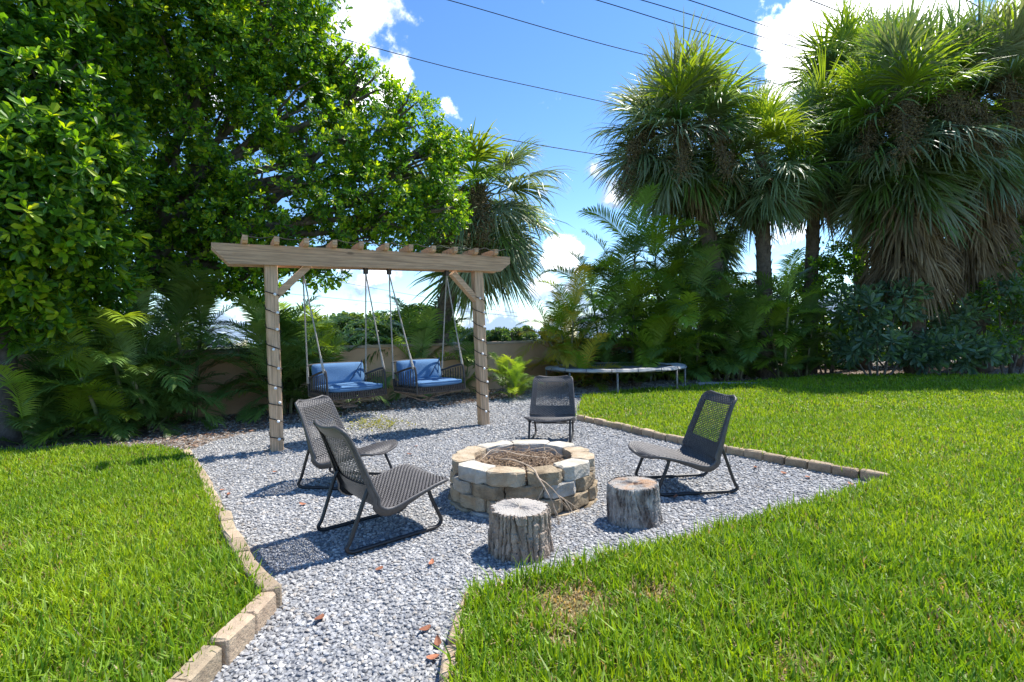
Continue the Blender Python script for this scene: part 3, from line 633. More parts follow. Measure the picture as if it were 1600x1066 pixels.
def branch(p, d, l, r_, depth):
    pts = [Vector(p)]
    for k in range(4):
        d = (d+Vector((rnd.uniform(-.25, .25), rnd.uniform(-.12, .12), rnd.uniform(-.25, .15)))).normalized(); pts.append(pts[-1]+d*l/4)
    b.tube(pts, [r_*(1-.17*k) for k in range(5)], 5)
    if depth:
        for k in range(3): branch(pts[2+k % 3], (d+Vector((rnd.uniform(-1, 1), rnd.uniform(-.4, .3), rnd.uniform(-1.0, .5)))).normalized(), l*.62, r_*.6, depth-1)
tip = Vector((.06, -.52, .352))
b.tube(spline([(-.22, -.02, .30), (-.08, -.3, .36), tip, (.10, -.64, .31), (.14, -.68, .25)], 5), .0065, 6)
branch((.14, -.68, .25), Vector((.3, -.12, -.5)), .22, .0055, 2); branch((.10, -.64, .31), Vector((.8, -.2, -.35)), .24, .005, 2); branch((.14, -.68, .26), Vector((-.5, -.15, -.6)), .2, .0045, 1)
b.tube(spline([(-.34, .08, .30), (-.2, 0, .37), (.0, -.06, .34), (.2, -.1, .32)], 4), .005, 5); b.tube(spline([(-.1, .25, .28), (-.24, .1, .36), (-.33, -.1, .33)], 4), .004, 5); b.tube(spline([(.33, .05, .29), (.22, .02, .38), (.0, .1, .33)], 4), .004, 5)
o = b.obj('dry_branch', mat('pale_twig', (.50, .40, .30), .9, (.36, .27, .19), 30)); o.location = PITC; tag(o, 'pale forked dead branch drooping over the fire pit rim', 'branch')

# ------------------------------------------------------------------ log stumps
def stump(c, r, h, label, seed, smooth_bark, tx=0, ty=0):
    root = empty('log_stump', c, label=label, cat='stump'); root.rotation_euler = (tx, ty, 0)
    rr = np.random.default_rng(seed); na, nz_ = 240, 40; A = np.arange(na)*2*np.pi/na; V = []
    amp = .026 if not smooth_bark else .013
    cell = rr.random((64, 16))
    for j in range(nz_+1):
        z = h*j/nz_; flare = 1+.07*(1-j/nz_)**2-.02*(j/nz_)
        x_ = A*32/(2*np.pi)+.5*np.sin(3*A+1)+.35*np.sin(7*A+2)+.22*np.sin(z*11+5*A)+.10*np.sin(z*43+A*13)+.07*np.sin(z*97+A*29); f = x_-np.floor(x_)
        ci = np.floor(x_).astype(int) % 64; zz_ = z/h*(3.5+2*cell[ci, 15])+5*cell[ci, 14]; fz = zz_-np.floor(zz_); ridge = np.clip(np.minimum(f, 1-f)*5.5, 0, 1)*np.clip(np.minimum(fz, 1-fz)*9+.72, 0, 1); c2 = cell[ci, np.floor(zz_).astype(int) % 14]
        rad = r*flare*(1+.03*np.sin(2*A+seed)+.02*np.sin(5*A))+amp*(ridge*(.6+.6*c2)-.6)+rr.normal(0, .0016, na)
        if j == nz_: rad -= .006
        V.append(np.stack([rad*np.cos(A), rad*np.sin(A), np.full(na, z-.015)+rr.normal(0, .0015, na)], 1))
    V = np.concatenate(V); F = []
    for j in range(nz_):
        i = np.arange(na); F.append(np.stack([j*na+i, j*na+(i+1) % na, (j+1)*na+(i+1) % na, (j+1)*na+i], 1))
    bm_ = mat('bark', (.45, .365, .29), .95, (.20, .155, .12), 26, .8, 60, stretch=(1, 1, .22)) if not smooth_bark else mat('bark_pale', (.52, .49, .45), .95, (.11, .09, .08), 15, .9, 50, stretch=(1, 1, .5))
    link('bark', arrays('bark', V, F), bm_, root)
    # cut face with growth rings
    m = MATS.get('cut_face%d' % seed)
    m = bpy.data.materials.new('cut_face%d' % seed); m.use_nodes = True; t = m.node_tree; p = t.nodes['Principled BSDF']; p.inputs['Roughness'].default_value = .9
    co = t.nodes.new('ShaderNodeTexCoord'); wv = t.nodes.new('ShaderNodeTexWave'); wv.wave_type = 'RINGS'; wv.rings_direction = 'Z'; wv.inputs['Scale'].default_value = 21; wv.inputs['Distortion'].default_value = 6.0; wv.inputs['Detail'].default_value = 4; wv.inputs['Detail Scale'].default_value = 1.2
    t.links.new(co.outputs['Object'], wv.inputs['Vector']); cr = t.nodes.new('ShaderNodeValToRGB'); t.links.new(wv.outputs[0], cr.inputs[0])
    c0, c1 = ((.33, .30, .265), (.42, .39, .35)) if not smooth_bark else ((.27, .245, .22), (.36, .33, .29))
    cr.color_ramp.elements[0].color = (*c0, 1); cr.color_ramp.elements[1].color = (*c1, 1)
    nz2 = t.nodes.new('ShaderNodeTexNoise'); nz2.inputs['Scale'].default_value = 9; t.links.new(co.outputs['Object'], nz2.inputs['Vector'])
    rp = t.nodes.new('ShaderNodeMapRange'); rp.inputs[1].default_value = .45; rp.inputs[2].default_value = .62; t.links.new(nz2.outputs[0], rp.inputs[0])
    mx2 = t.nodes.new('ShaderNodeMix'); mx2.data_type = 'RGBA'; t.links.new(rp.outputs[0], mx2.inputs['Factor']); t.links.new(cr.outputs[0], mx2.inputs['A']); mx2.inputs['B'].default_value = (.40, .36, .32, 1) if not smooth_bark else (.40, .25, .15, 1)
    t.links.new(mx2.outputs['Result'], p.inputs['Base Color'])
    bp = t.nodes.new('ShaderNodeBump'); bp.inputs['Strength'].default_value = .35; bp.inputs['Distance'].default_value = .004; t.links.new(wv.outputs[0], bp.inputs['Height']); t.links.new(bp.outputs[0], p.inputs['Normal'])
    rim = V[-na:]; V2 = [np.array([[0, 0, h-.017]])]; K = 8; F3 = []; Fq = []
    for k in range(1, K+1):
        q = rim.copy(); q[:, :2] *= k/K*.985; q[:, 2] = h-.017+rr.normal(0, .0012, na)-(.004 if k == K else 0); V2.append(q)
    i = np.arange(na); F3 = np.stack([np.zeros(na, int), 1+i, 1+(i+1) % na], 1)
    for k in range(K-1): Fq.append(np.stack([1+k*na+i, 1+(k+1)*na+i, 1+(k+1)*na+(i+1) % na, 1+k*na+(i+1) % na], 1))
    link('cut_face', arrays('cut_face', np.concatenate(V2), [F3]+Fq), m, root)
stump(Vector((.02, 3.07, 0)), .180, .285, 'brown log stump with deeply furrowed bark before the fire pit', 3, False)
stump(Vector((.835, 3.52, 0)), .172, .285, 'pale patchy log stump beside the wicker chair near the edging', 8, True, R(1.5), R(-2))

# ------------------------------------------------------------------ trampoline
tc_ = XY(959, 12.5); tr = empty('trampoline', tc_, label='round weathered trampoline with faded pad standing beside the palms', cat='trampoline')
zt_, Rt = .53, 1.70
gal = mat('galvanised', (.30, .30, .30), .55, (.16, .14, .12), 12, metal=.3)
b = MB(); b.tube([(Rt*math.cos(a), Rt*math.sin(a), zt_) for a in [2*math.pi*i/48 for i in range(48)]], .024, 8, closed=True); b.obj('ring', gal, tr, smooth=True)
b = MB(); ng = 64; vs_ = []
for k, (rr_, zz) in enumerate(((1.73, .005), (1.70, .05), (1.55, .058), (1.40, .03))):
    for i in range(ng):
        a = 2*math.pi*i/ng; vs_.append((rr_*math.cos(a), rr_*math.sin(a), zt_+zz+.02*math.sin(9*a+k)*(.3+.5*math.sin(4*a))+rnd.uniform(-.006, .006)))
b.add(vs_, [(k*ng+i, k*ng+(i+1) % ng, (k+1)*ng+(i+1) % ng, (k+1)*ng+i) for k in range(3) for i in range(ng)]); b.obj('pad', mat('faded_pad', (.34, .335, .33), .8, (.5, .49, .47), 3.5, .4, 30), tr)
b = MB(); vs_ = [(0, 0, zt_-.05)]+[(1.42*math.cos(2*math.pi*i/48), 1.42*math.sin(2*math.pi*i/48), zt_) for i in range(48)]; b.add(vs_, [(0, 1+i, 1+(i+1) % 48) for i in range(48)]); b.obj('mat', mat('black_mesh', (.20, .195, .19), .8), tr)
for k in range(4):
    a = R(45+90*k+17); pts = []
    for da in (-.33, .33): pts.append((Rt*math.cos(a+da), Rt*math.sin(a+da)))
    b = MB(); (xa, ya), (xb, yb) = pts; b.tube([(xa, ya, zt_-.01), (xa, ya, .08), (xa*.97+xb*.03, ya*.97+yb*.03, .024), (xb*.97+xa*.03, yb*.97+ya*.03, .024), (xb, yb, .08), (xb, yb, zt_-.01)], .024, 8); b.obj('leg', gal, tr, smooth=True)
for k in range(8):
    a = R(200+k*19); b = MB(); b.tube([(1.71*math.cos(a), 1.71*math.sin(a), zt_+.06), (1.75*math.cos(a), 1.75*math.sin(a), zt_-.06)], .006, 4); b.obj('tie_strap', mat('black_strap', (.03, .03, .03), .7), tr)

# ------------------------------------------------------------------ fallen leaves on gravel
fl_m = mat('fallen_leaf', (.36, .15, .08), .7, (.24, .09, .05), 25, rand=.3)
def leaf_mesh(l, w, curl):
    b = MB(); n = 6; vs = []
    for i in range(n+1):
        t = i/n; ww = w*math.sin(math.pi*min(1, t*.92+.06))**.8; x = (t-.5)*l; z = curl*(t-.5)**2*4*l*.3
        vs += [(x, -ww, z+curl*.012), (x, 0, z), (x, ww, z+curl*.012)]
    b.add(vs, [(i*3+k, i*3+3+k, i*3+4+k, i*3+1+k) for i in range(n) for k in (0, 1)]); return b.mesh('fallen_leaf')
LM = [leaf_mesh(.075, .022, .35), leaf_mesh(.065, .024, .2), leaf_mesh(.08, .018, .5)]
for m_ in LM: m_.materials.append(fl_m)
FLP = [(664, 989), (677, 1033), (684, 1011), (386, 884), (348, 768), (357, 776), (499, 972), (593, 893), (674, 885), (473, 791), (650, 699), (640, 712), (1225, 742), (1262, 748), (1330, 760), (1180, 733), (530, 560+150), (1055, 780), (430, 740)]
for i, (px, py) in enumerate(FLP):
    o = link('fallen_leaf', LM[i % 3]); p = G(px, py); o.location = (p.x, p.y, .016); o.rotation_euler = (rnd.uniform(-.12, .12), rnd.uniform(-.12, .12), rnd.uniform(0, 6.28)); o.scale = [.85]*3
    where = 'by the low buried edging at the path mouth' if i < 3 else 'against the straight row of edging pavers' if i in (12, 13, 14, 15) else 'near the curving edging and wicker chairs' if i in (3, 4, 5, 9, 18) else 'between the fire pit and the swings' if i in (10, 11, 16) else 'behind the pale patchy stump' if i == 17 else 'in the middle of the open path'
    tag(o, 'small reddish brown fallen leaf '+where, 'leaf', 'fallen leaves '+where)
# small weed beside the swings
wv_ = []; b = MB()
for i in range(420):
    p = G(rnd.gauss(585, 26), rnd.gauss(665, 5)); a = rnd.uniform(0, 6.28); l = rnd.uniform(.03, .07); z = rnd.uniform(.02, .07); d = Vector((math.cos(a), math.sin(a), rnd.uniform(-.2, .7)))*l; w = Vector((-math.sin(a), math.cos(a), 0))*l*.25
    p = Vector((p.x, p.y, z)); b.add([p, p+d*.5+w, p+d, p+d*.5-w], [(0, 1, 2, 3)])
tag(b.obj('weed_patch', mat('weed', (.16, .20, .03), .6, (.30, .26, .05), 12, trans=.4)), 'low yellow-green weeds sprouting in the gravel beneath the swings', 'weeds', kind='stuff')

# ------------------------------------------------------------------ foliage builders
def foliage(lobes, dens, llen, lwid, nleaf, pal, tip_pal, tip_p, rad_in=.5, spread=1.0, upb=.5, sizevar=.35, gap=.0):
    """rosettes of obovate leaves spread through a shell of each lobe (x,y,z,r)"""
    P, A, T = [], [], []
    for (x, y, z, r) in lobes:
        n = int(dens*r*r); d = rng.normal(size=(n, 3)); d /= np.linalg.norm(d, axis=1)[:, None]
        q = vnoise(d[:, 0]*3+x, d[:, 1]*3+z+d[:, 2]*2, 1.1, 21)
        rad = r*(rad_in+(1.08-rad_in)*rng.random(n)**.55)*(.78+.44*q)
        sc = np.array([1, 1, .85]); p = np.array([x, y, z])+d*sc*rad[:, None]
        if gap: k = vnoise(p[:, 0]+7, p[:, 2]+p[:, 1]*.5, 2.3, 31) > gap; p, d, rad = p[k], d[k], rad[k]
        P.append(p); A.append(d+np.array([0, 0, upb])+rng.normal(0, .25, d.shape)); T.append(rad/r)
    P = np.concatenate(P); A = np.concatenate(A); T = np.concatenate(T); A /= np.linalg.norm(A, axis=1)[:, None]; n = len(P)
    ref = np.where(np.abs(A[:, 2:3]) < .9, np.array([[0, 0, 1.]]), np.array([[1., 0, 0]])); X = np.cross(A, ref); X /= np.linalg.norm(X, axis=1)[:, None]; Y = np.cross(A, X)
    m = n*nleaf; base = np.repeat(P, nleaf, 0); Ax = np.repeat(A, nleaf, 0); X = np.repeat(X, nleaf, 0); Y = np.repeat(Y, nleaf, 0)
    ph_ = np.tile(np.arange(nleaf)*2.399, n)+np.repeat(rng.uniform(0, 6.28, n), nleaf)+rng.normal(0, .2, m)
    th = np.tile(np.linspace(.35, 1.55, nleaf), n)*spread+rng.normal(0, .18, m)
    rd = X*np.cos(ph_)[:, None]+Y*np.sin(ph_)[:, None]
    D = Ax*np.cos(th)[:, None]+rd*np.sin(th)[:, None]; Nn = -Ax*np.sin(th)[:, None]+rd*np.cos(th)[:, None]; Nn = -Nn; Wv = np.cross(D, Nn)
    l = llen*rng.uniform(1-sizevar, 1+sizevar, m)*np.repeat(rng.uniform(.7, 1.3, n), nleaf); w = l*(lwid/llen)*rng.uniform(.85, 1.15, m); st = base-Ax*(np.tile(np.linspace(0, .5, nleaf), n)*llen)[:, None]
    D = D-np.array([0, 0, .12]); 
    def pt(a, s, f): return st+D*(a*l)[:, None]+Wv*(s*w)[:, None]+Nn*(f*w)[:, None]
    V = np.stack([pt(.05, 0, 0), pt(.50, .36, .10), pt(.82, .46, .12), pt(1.0, 0, -.08), pt(.82, -.46, .12), pt(.50, -.36, .10)], 1)
    i = np.arange(m)*6; F = np.concatenate([np.stack([i, i+1, i+2, i+3], 1), np.stack([i, i+3, i+4, i+5], 1)])
    pal = np.array(pal); tip_pal = np.array(tip_pal); ros_tip = rng.random(n) < tip_p
    c = pal[rng.integers(0, len(pal), m)]; tt = tip_pal[rng.integers(0, len(tip_pal), m)]; ust = np.repeat(ros_tip, nleaf) & (np.tile(np.arange(nleaf), n) < nleaf*.6); c = np.where(ust[:, None], tt, c)*rng.uniform(.75, 1.25, (m, 1))
    return arrays('foliage', V.reshape(-1, 3), [F], np.repeat(c, 6, 0))
leaf_m = mat('broad_leaf', (.05, .12, .02), .38, attr=True, trans=.46, tcol=(1.9, 1.75, .4), spec=.5)
bark_d = mat('tree_bark', (.13, .105, .085), .95, (.07, .06, .05), 9, .8, 30)
bark_l = mat('tree_limb', (.20, .17, .14), .95, (.10, .085, .07), 9, .6, 30)
GP = [(.06, .155, .018), (.08, .20, .018), (.105, .24, .02), (.048, .13, .024), (.13, .28, .022)]
TP = [(.25, .42, .018), (.32, .46, .02), (.20, .37, .02), (.40, .50, .04)]
def lobe(px, py, y, r): p = AT(px, py, y); return (p.x, p.y, p.z, r)
def tree(name, base, trunk_pts, lobes, label, dens, r0, **k):
    root = empty(name, base, label=label, cat='tree', group=k.pop('group', None)); bx = np.array(base)
    b = MB(); pts = spline([Vector(p)-Vector(base) for p in trunk_pts], 6); b.tube(pts, [r0*(1-.5*i/len(pts))*(1.5 if i == 0 else 1) for i in range(len(pts))], 10); b.obj('trunk', bark_d, root, smooth=True)
    tp = pts[-1]; b = MB()
    for (x, y, z, r) in lobes:
        q = Vector((x, y, z))-Vector(base); s = pts[rnd.randrange(len(pts)*2//3, len(pts))]; mid = s.lerp(q, .5)+Vector((rnd.uniform(-.25, .25), rnd.uniform(-.25, .25), rnd.uniform(-.35, .1)))
        sp = spline([s, mid, q], 6); b.tube(sp, [r0*.5*(1-.8*i/len(sp)) for i in range(len(sp))], 6)
        for j in range(7):
            e = q+Vector((rnd.uniform(-1, 1), rnd.uniform(-1, 1), rnd.uniform(-.7, .9))).normalized()*r*.85; b.tube([sp[-3], (q+e)/2+Vector((0, 0, .08)), e], [r0*.16, r0*.1, r0*.04], 5, cap=False)
    b.obj('limb', bark_l, root, smooth=True)
    me = foliage([(x-bx[0], y-bx[1], z-bx[2], r) for x, y, z, r in lobes], dens, **k); o = link('crown', me, leaf_m, root); tag(o, kind='stuff'); return root
tA = AT(210, 560, 8.6); bA = (tA.x, tA.y, 0)
LA = [lobe(*q) for q in ((230, -60, 8.2, 1.6), (390, -40, 8.6, 1.5), (300, 80, 8.2, 1.25), (420, 60, 8.8, 1.05), (330, 190, 8.5, 1.0), (440, 170, 8.9, .95), (250, 250, 8.9, 1.0), (510, 230, 9.3, .85), (560, 210, 9.6, .8), (630, 190, 9.8, .72), (575, 150, 9.7, .6), (690, 235, 10.0, .5), (545, 110, 9.5, .5),
                          (660, 270, 9.8, .72), (600, 300, 9.5, .8), (690, 330, 9.7, .55), (620, 350, 9.4, .6), (530, 330, 9.2, .75), (430, 300, 8.8, .9), (460, 380, 9.1, .6), (370, 350, 8.7, .75), (300, 330, 8.7, .8), (240, 400, 8.7, .7), (500, 420, 9.6, .45), (400, 440, 9.2, .5), (330, 420, 8.9, .55), (560, 380, 9.5, .5), (480, 110, 9.2, .6), (190, 120, 9.2, 1.2), (180, 330, 9.0, .9))]
tree('broadleaf_tree', bA, [bA, (bA[0]-.05, bA[1], 1.2), (bA[0]+.15, bA[1], 2.3), (bA[0]+.35, bA[1]+.1, 4.2)], LA, 'spreading glossy-leaved tree arching over the pergola from the palm bed', 860, .19,
     llen=.092, lwid=.042, nleaf=9, pal=GP, tip_pal=TP, tip_p=.52, rad_in=.55, gap=.34)
tB = AT(12, 560, 6.9); bB = (tB.x, tB.y, 0)
LB = [lobe(*q) for q in ((90, 130, 6.6, .85), (30, 70, 6.6, .95), (-70, 180, 6.6, 1.2), (60, 220, 6.4, .85), (130, 260, 6.5, .62), (40, 330, 6.3, .75), (120, 370, 6.6, .55), (-40, 380, 6.4, .8), (40, 440, 6.6, .5), (120, -30, 7.0, 1.1), (-60, -60, 7, 1.5), (90, 480, 6.9, .45), (10, 490, 6.8, .5), (150, 440, 7.2, .5), (170, 190, 7.0, .5))]
tree('broadleaf_tree', bB, [bB, (bB[0], bB[1], 1.3), (bB[0]+.1, bB[1], 2.6), (bB[0]+.3, bB[1]-.1, 4.4)], LB, 'bushy bright-tipped tree crown at the near end of the palm bed', 560, .12,
     llen=.13, lwid=.054, nleaf=9, pal=GP, tip_pal=TP, tip_p=.42, rad_in=.5, gap=.32)

# ------------------------------------------------------------------ palm fronds
frond_g = mat('palm_green', (.16, .265, .055), .42, (.115, .21, .045), 3, trans=.30, tcol=(1.5, 1.5, .5), rand=.28, hrand=.015, spec=.5)
frond_b = mat('palm_bluegreen', (.205, .28, .135), .40, (.145, .22, .10), 3, trans=.25, tcol=(1.5, 1.5, .6), rand=.28, hrand=.02, spec=.5)
frond_y = mat('palm_lime', (.30, .43, .04), .42, (.22, .36, .035), 3, trans=.38, tcol=(1.5, 1.4, .5), rand=.22, hrand=.02, spec=.45)
frond_o = mat('palm_yellowing', (.60, .46, .05), .5, (.45, .42, .05), 2.5, trans=.4, tcol=(1.4, 1.2, .5), rand=.25, spec=.4)
frond_d = mat('palm_dead', (.34, .25, .135), .8, (.20, .14, .08), 4, trans=.15, tcol=(1.2, 1, .7), rand=.3, spec=.2)
def fan_mesh(pitch, seed, petiole=1.0, ln=.95, droop=.6, nseg=34, spread=R(118), dead=False):
    """costapalmate fan leaf pointing along +X at the given pitch, blades drooping under gravity"""
    rr = random.Random(seed); b = MB(); cp, sp_ = math.cos(pitch), math.sin(pitch)
    def tw(p): x, y, z = p; return Vector((x*cp-z*sp_, y, x*sp_+z*cp))
    pts = []
    for i in range(6):
        t = i/5; q = tw((t*petiole, 0, 0)); q.z -= .10*petiole*t*t*cp; pts.append(q)
    b.tube(pts, [.020-.012*i/5 for i in range(6)], 4, cap=False)
    tipd = pts[-1]-pts[-2]; tipd.normalize(); off = pts[-1]
    side = Vector((0, 1, 0)); nrm = tipd.cross(side); nrm = -nrm if nrm.z < 0 and not dead else nrm
    fold = rr.uniform(.25, .6); mi = [0]*len(b.f)
    for k in range(nseg):
        f = k/(nseg-1)*2-1; a = f*spread*rr.uniform(.96, 1.04); L_ = ln*(1-.30*abs(f)**1.6)*rr.uniform(.88, 1.08)
        cosx = off+tipd*(.34*ln*(1-abs(f))*.55); hold = math.cos(a)
        d0 = (tipd*math.cos(a)+side*math.sin(a)+nrm*(abs(f)*fold)).normalized(); w0 = d0.cross(nrm).normalized()
        p = cosx.copy(); d = d0.copy(); dr = droop*rr.uniform(.4, 1.9); d0 = (d0+Vector((rr.uniform(-.13, .13), rr.uniform(-.13, .13), rr.uniform(-.13, .13)))).normalized(); d = d0.copy(); npt = 6; wd = [.009, .017, .019, .015, .009, .001]; rows = []
        for j in range(npt):
            rows.append((p.copy(), wd[j]*ln*1.05)); s = j/(npt-1); d = (d+Vector((0, 0, -dr*(.05+.75*s*s)))).normalized(); p = p+d*L_/(npt-1)
        tws = rr.uniform(-.9, .9); st_ = rr.random() < .09; tipd_ = rr.random() < .25; base = len(b.v); n_ = nrm
        for j, (p, w) in enumerate(rows):
            wv2 = (w0*math.cos(tws*j/5)+n_*math.sin(tws*j/5)); b.v += [tuple(p-wv2*w), tuple(p+n_*w*.35), tuple(p+wv2*w)]
        for j in range(npt-1):
            for q in (0, 1): x = base+j*3+q; b.f.append((x, x+1, x+4, x+3)); mi.append(1 if (st_ or (j >= 4 and tipd_)) and not dead else 0)
    me = b.mesh('frond'); me.materials.append(None); me.materials.append(None); me.polygons.foreach_set('material_index', mi+[0]*(len(me.polygons)-len(mi))); return me
frond_t = mat('palm_straw', (.36, .32, .19), .6, (.26, .22, .12), 3, trans=.25, tcol=(1.2, 1.1, .7), rand=.2, spec=.3)
def set_m(me, m): c = me.copy(); c.materials.clear(); c.materials.append(m); c.materials.append(frond_t); return c
PITCHES = [R(78), R(58), R(38), R(18), R(-5), R(-28), R(-50), R(-68)]
frond_p = mat('palm_pale', (.34, .37, .23), .42, (.24, .29, .15), 3, trans=.25, tcol=(1.3, 1.3, .6), rand=.25, spec=.5)
FAN = {(i, v): fan_mesh(p, 10*i+v, petiole=1.0-.05*i, ln=1.05, nseg=42, droop=(.22, .5, .85, 1.05, 1.15, 1.0, .7, .5)[i]) for i, p in enumerate(PITCHES) for v in range(3)}
FANG = {k: set_m(m, frond_b if k[1] else frond_g) for k, m in FAN.items()}; FANP = {k: set_m(m, frond_p) for k, m in FAN.items()}; FANY = {k: set_m(m, frond_y) for k, m in FAN.items() if k[0] < 4}
FAND = [set_m(fan_mesh(R(-74+4*i), 300+i, petiole=.45, ln=1.15, droop=.9, nseg=26, spread=R(48), dead=True), frond_d) for i in range(4)]
def inflor(seed):
    rr = random.Random(seed); b = MB(); L_ = 1.1
    main = spline([(0, 0, 0), (.45, 0, .12), (.85, 0, -.15), (1.05, 0, -.75)], 5); b.tube(main, .012, 5)
    for i in range(240):
        p = main[rr.randrange(5, len(main))]; d = Vector((rr.uniform(-.5, .5), rr.uniform(-.7, .7), rr.uniform(-.9, .3))); l = rr.uniform(.12, .36); q = p+d*l; w = .006
        b.add([p+Vector((0, w, 0)), p-Vector((0, w, 0)), q-Vector((w, 0, .03)), q+Vector((w, 0, -.03))], [(0, 1, 2, 3)])
        for j in range(5):
            c = p.lerp(q, rr.uniform(.3, 1))+Vector((rr.uniform(-.04, .04), rr.uniform(-.04, .04), rr.uniform(-.04, .04))); s = rr.uniform(.007, .014); b.add([c+Vector((s, 0, 0)), c+Vector((0, s, 0)), c-Vector((s, 0, 0)), c-Vector((0, s, 0)), c+Vector((0, 0, s)), c-Vector((0, 0, s))], [(0, 1, 4), (1, 2, 4), (2, 3, 4), (3, 0, 4), (1, 0, 5), (2, 1, 5), (3, 2, 5), (0, 3, 5)])
    return b.mesh('seed_cluster')
INF = [inflor(s) for s in (1, 2)]
inf_m = mat('seed_brown', (.20, .155, .07), .85, (.12, .09, .05), 14)
for m_ in INF: m_.materials.append(inf_m)
boot_m = mat('palm_boots', (.20, .15, .105), .95, (.11, .08, .06), 12, .8, 40)
def fan_palm(base, top, r0, n, sc, label, dead=0, young=.25, infl=0, lo=0, drop=.6, rot=0, boots=90, deadz=(.2, 1.6), pale=0.0):
    base, top = Vector(base), Vector(top); root = empty('fan_palm', base, label=label, cat='palm tree', group='fan palms'); h = top-base
    pts = spline([(0, 0, -.05), (h.x*.2, h.y*.2, h.z*.35), (h.x*.6, h.y*.6, h.z*.72), h], 6); b = MB()
    b.tube(pts, [r0*(1.15-.25*i/len(pts)) for i in range(len(pts))], 12)
    tk = b.obj('trunk', boot_m, root, smooth=True)
    b = MB()
    for i in range(boots):       # old leaf bases criss-crossing up the trunk
        t = i/boots; k = t*(len(pts)-1); j = min(int(k), len(pts)-2); p = pts[j].lerp(pts[j+1], k-j); a = i*2.399+rnd.uniform(-.2, .2); o_ = Vector((math.cos(a), math.sin(a), 0)); tg = Vector((-o_.y, o_.x, 0)); rr_ = r0*(1.1-.2*t)
        q = p+o_*(rr_*.85); e = q+o_*rnd.uniform(.05, .10)+Vector((0, 0, rnd.uniform(.12, .26)))+tg*rnd.uniform(-.05, .05); w = .055
        b.add([q-tg*w, q+tg*w, q+tg*w+o_*.03-Vector((0, 0, .02)), q-tg*w+o_*.03-Vector((0, 0, .02)), e-tg*w*.45, e+tg*w*.45, e+tg*w*.45+o_*.015, e-tg*w*.45+o_*.015], [(3, 2, 1, 0), (4, 5, 6, 7), (0, 1, 5, 4), (1, 2, 6, 5), (2, 3, 7, 6), (3, 0, 4, 7)])
    tag(b.obj('leaf_base', boot_m, tk), kind='stuff')
    for i in range(n):
        f = (i+.5)/n; pi_ = min(7, int(lo+(8-lo)*f**.85)); v = rnd.randrange(3); yo = f < young and pi_ < 4 and rnd.random() < .7
        o = link('frond', FANP[(pi_, v)] if rnd.random() < pale else FANY[(pi_, v)] if yo else FANG[(pi_, v)], None, root)
        o.location = h-Vector((0, 0, .05+drop*f)); o.rotation_euler = (rnd.uniform(-.5, .5), rnd.uniform(-.22, .22), rot+i*2.399+rnd.uniform(-.3, .3)); o.scale = [sc*rnd.uniform(.72, 1.15)]*3
    for i in range(dead):
        z = rnd.uniform(*deadz); k = max(0, h.z-z); t = k/h.z; j = min(int(t*(len(pts)-1)), len(pts)-2); p = pts[j].lerp(pts[j+1], t*(len(pts)-1)-j)
        o = link('dead_frond', FAND[rnd.randrange(4)], None, root); o.location = p; o.rotation_euler = (rnd.uniform(-.15, .15), rnd.uniform(-.1, .1), rnd.uniform(0, 6.28)); o.scale = [sc*rnd.uniform(.8, 1.1)]*3
    for i in range(infl):
        o = link('seed_cluster', INF[i % 2], None, root); o.location = h-Vector((0, 0, .35)); o.rotation_euler = (0, 0, R(-150)+i*R(120/max(1, infl))+rnd.uniform(-.25, .25)); o.scale = [sc*rnd.uniform(1.2, 1.6)]*3
    return root
def FP(bpx, y, tpx, tpy): p = XY(bpx, y); q = AT(tpx, tpy, y); return p, q
fan_palm(*FP(1140, 15.2, 1062, 205), .20, 120, 1.42, 'tall fan palm with a wide round head beside the straight-trunked one', dead=12, infl=3, deadz=(.2, 1.2), boots=130, pale=.25)
fan_palm(*FP(1196, 14.6, 1190, 240), .19, 80, 1.12, 'slimmer fan palm with a clear rough trunk and a bright green top', dead=8, young=.4, deadz=(.2, .9), boots=130)
fan_palm(*FP(1432, 14.0, 1400, 165), .24, 135, 1.36, 'massive fan palm with brown seed clusters and a dead frond skirt by the lawn', dead=75, infl=6, young=.4, drop=1.7, pale=.22, deadz=(2.0, 4.3))
fan_palm(*FP(1530, 14.4, 1515, 140), .24, 125, 1.36, 'leaning-skirted fan palm crowded against the massive one, near bright shrubs', dead=70, infl=4, young=.35, drop=1.7, pale=.22, deadz=(2.0, 4.6))
fan_palm(*FP(1350, 16.6, 1330, 120), .2, 70, 1.2, 'fan palm rising behind the massive skirted palm', dead=10, deadz=(.3, 1.5))
fan_palm(*FP(678, 12.4, 748, 292), .19, 78, 1.18, 'pale drooping fan palm beside the arching tree above the wall', dead=16, lo=2, drop=1.2, infl=3, deadz=(.1, 1.2), young=.25, pale=.4)
fan_palm(*FP(1265, 15.6, 1278, 225), .18, 75, 1.15, 'short dark fan palm in the gap behind the lawn palms', dead=10)
fan_palm(*FP(1105, 16.4, 1110, 330), .18, 50, 1.0, 'lower fan palm with blue-green fans tucked under the round-headed one', dead=8)
fan_palm(*FP(1590, 16.0, 1600, 210), .2, 60, 1.2, 'fan palm half hidden behind the leaning-skirted one at the lime shrub', dead=20, deadz=(.3, 2.5))

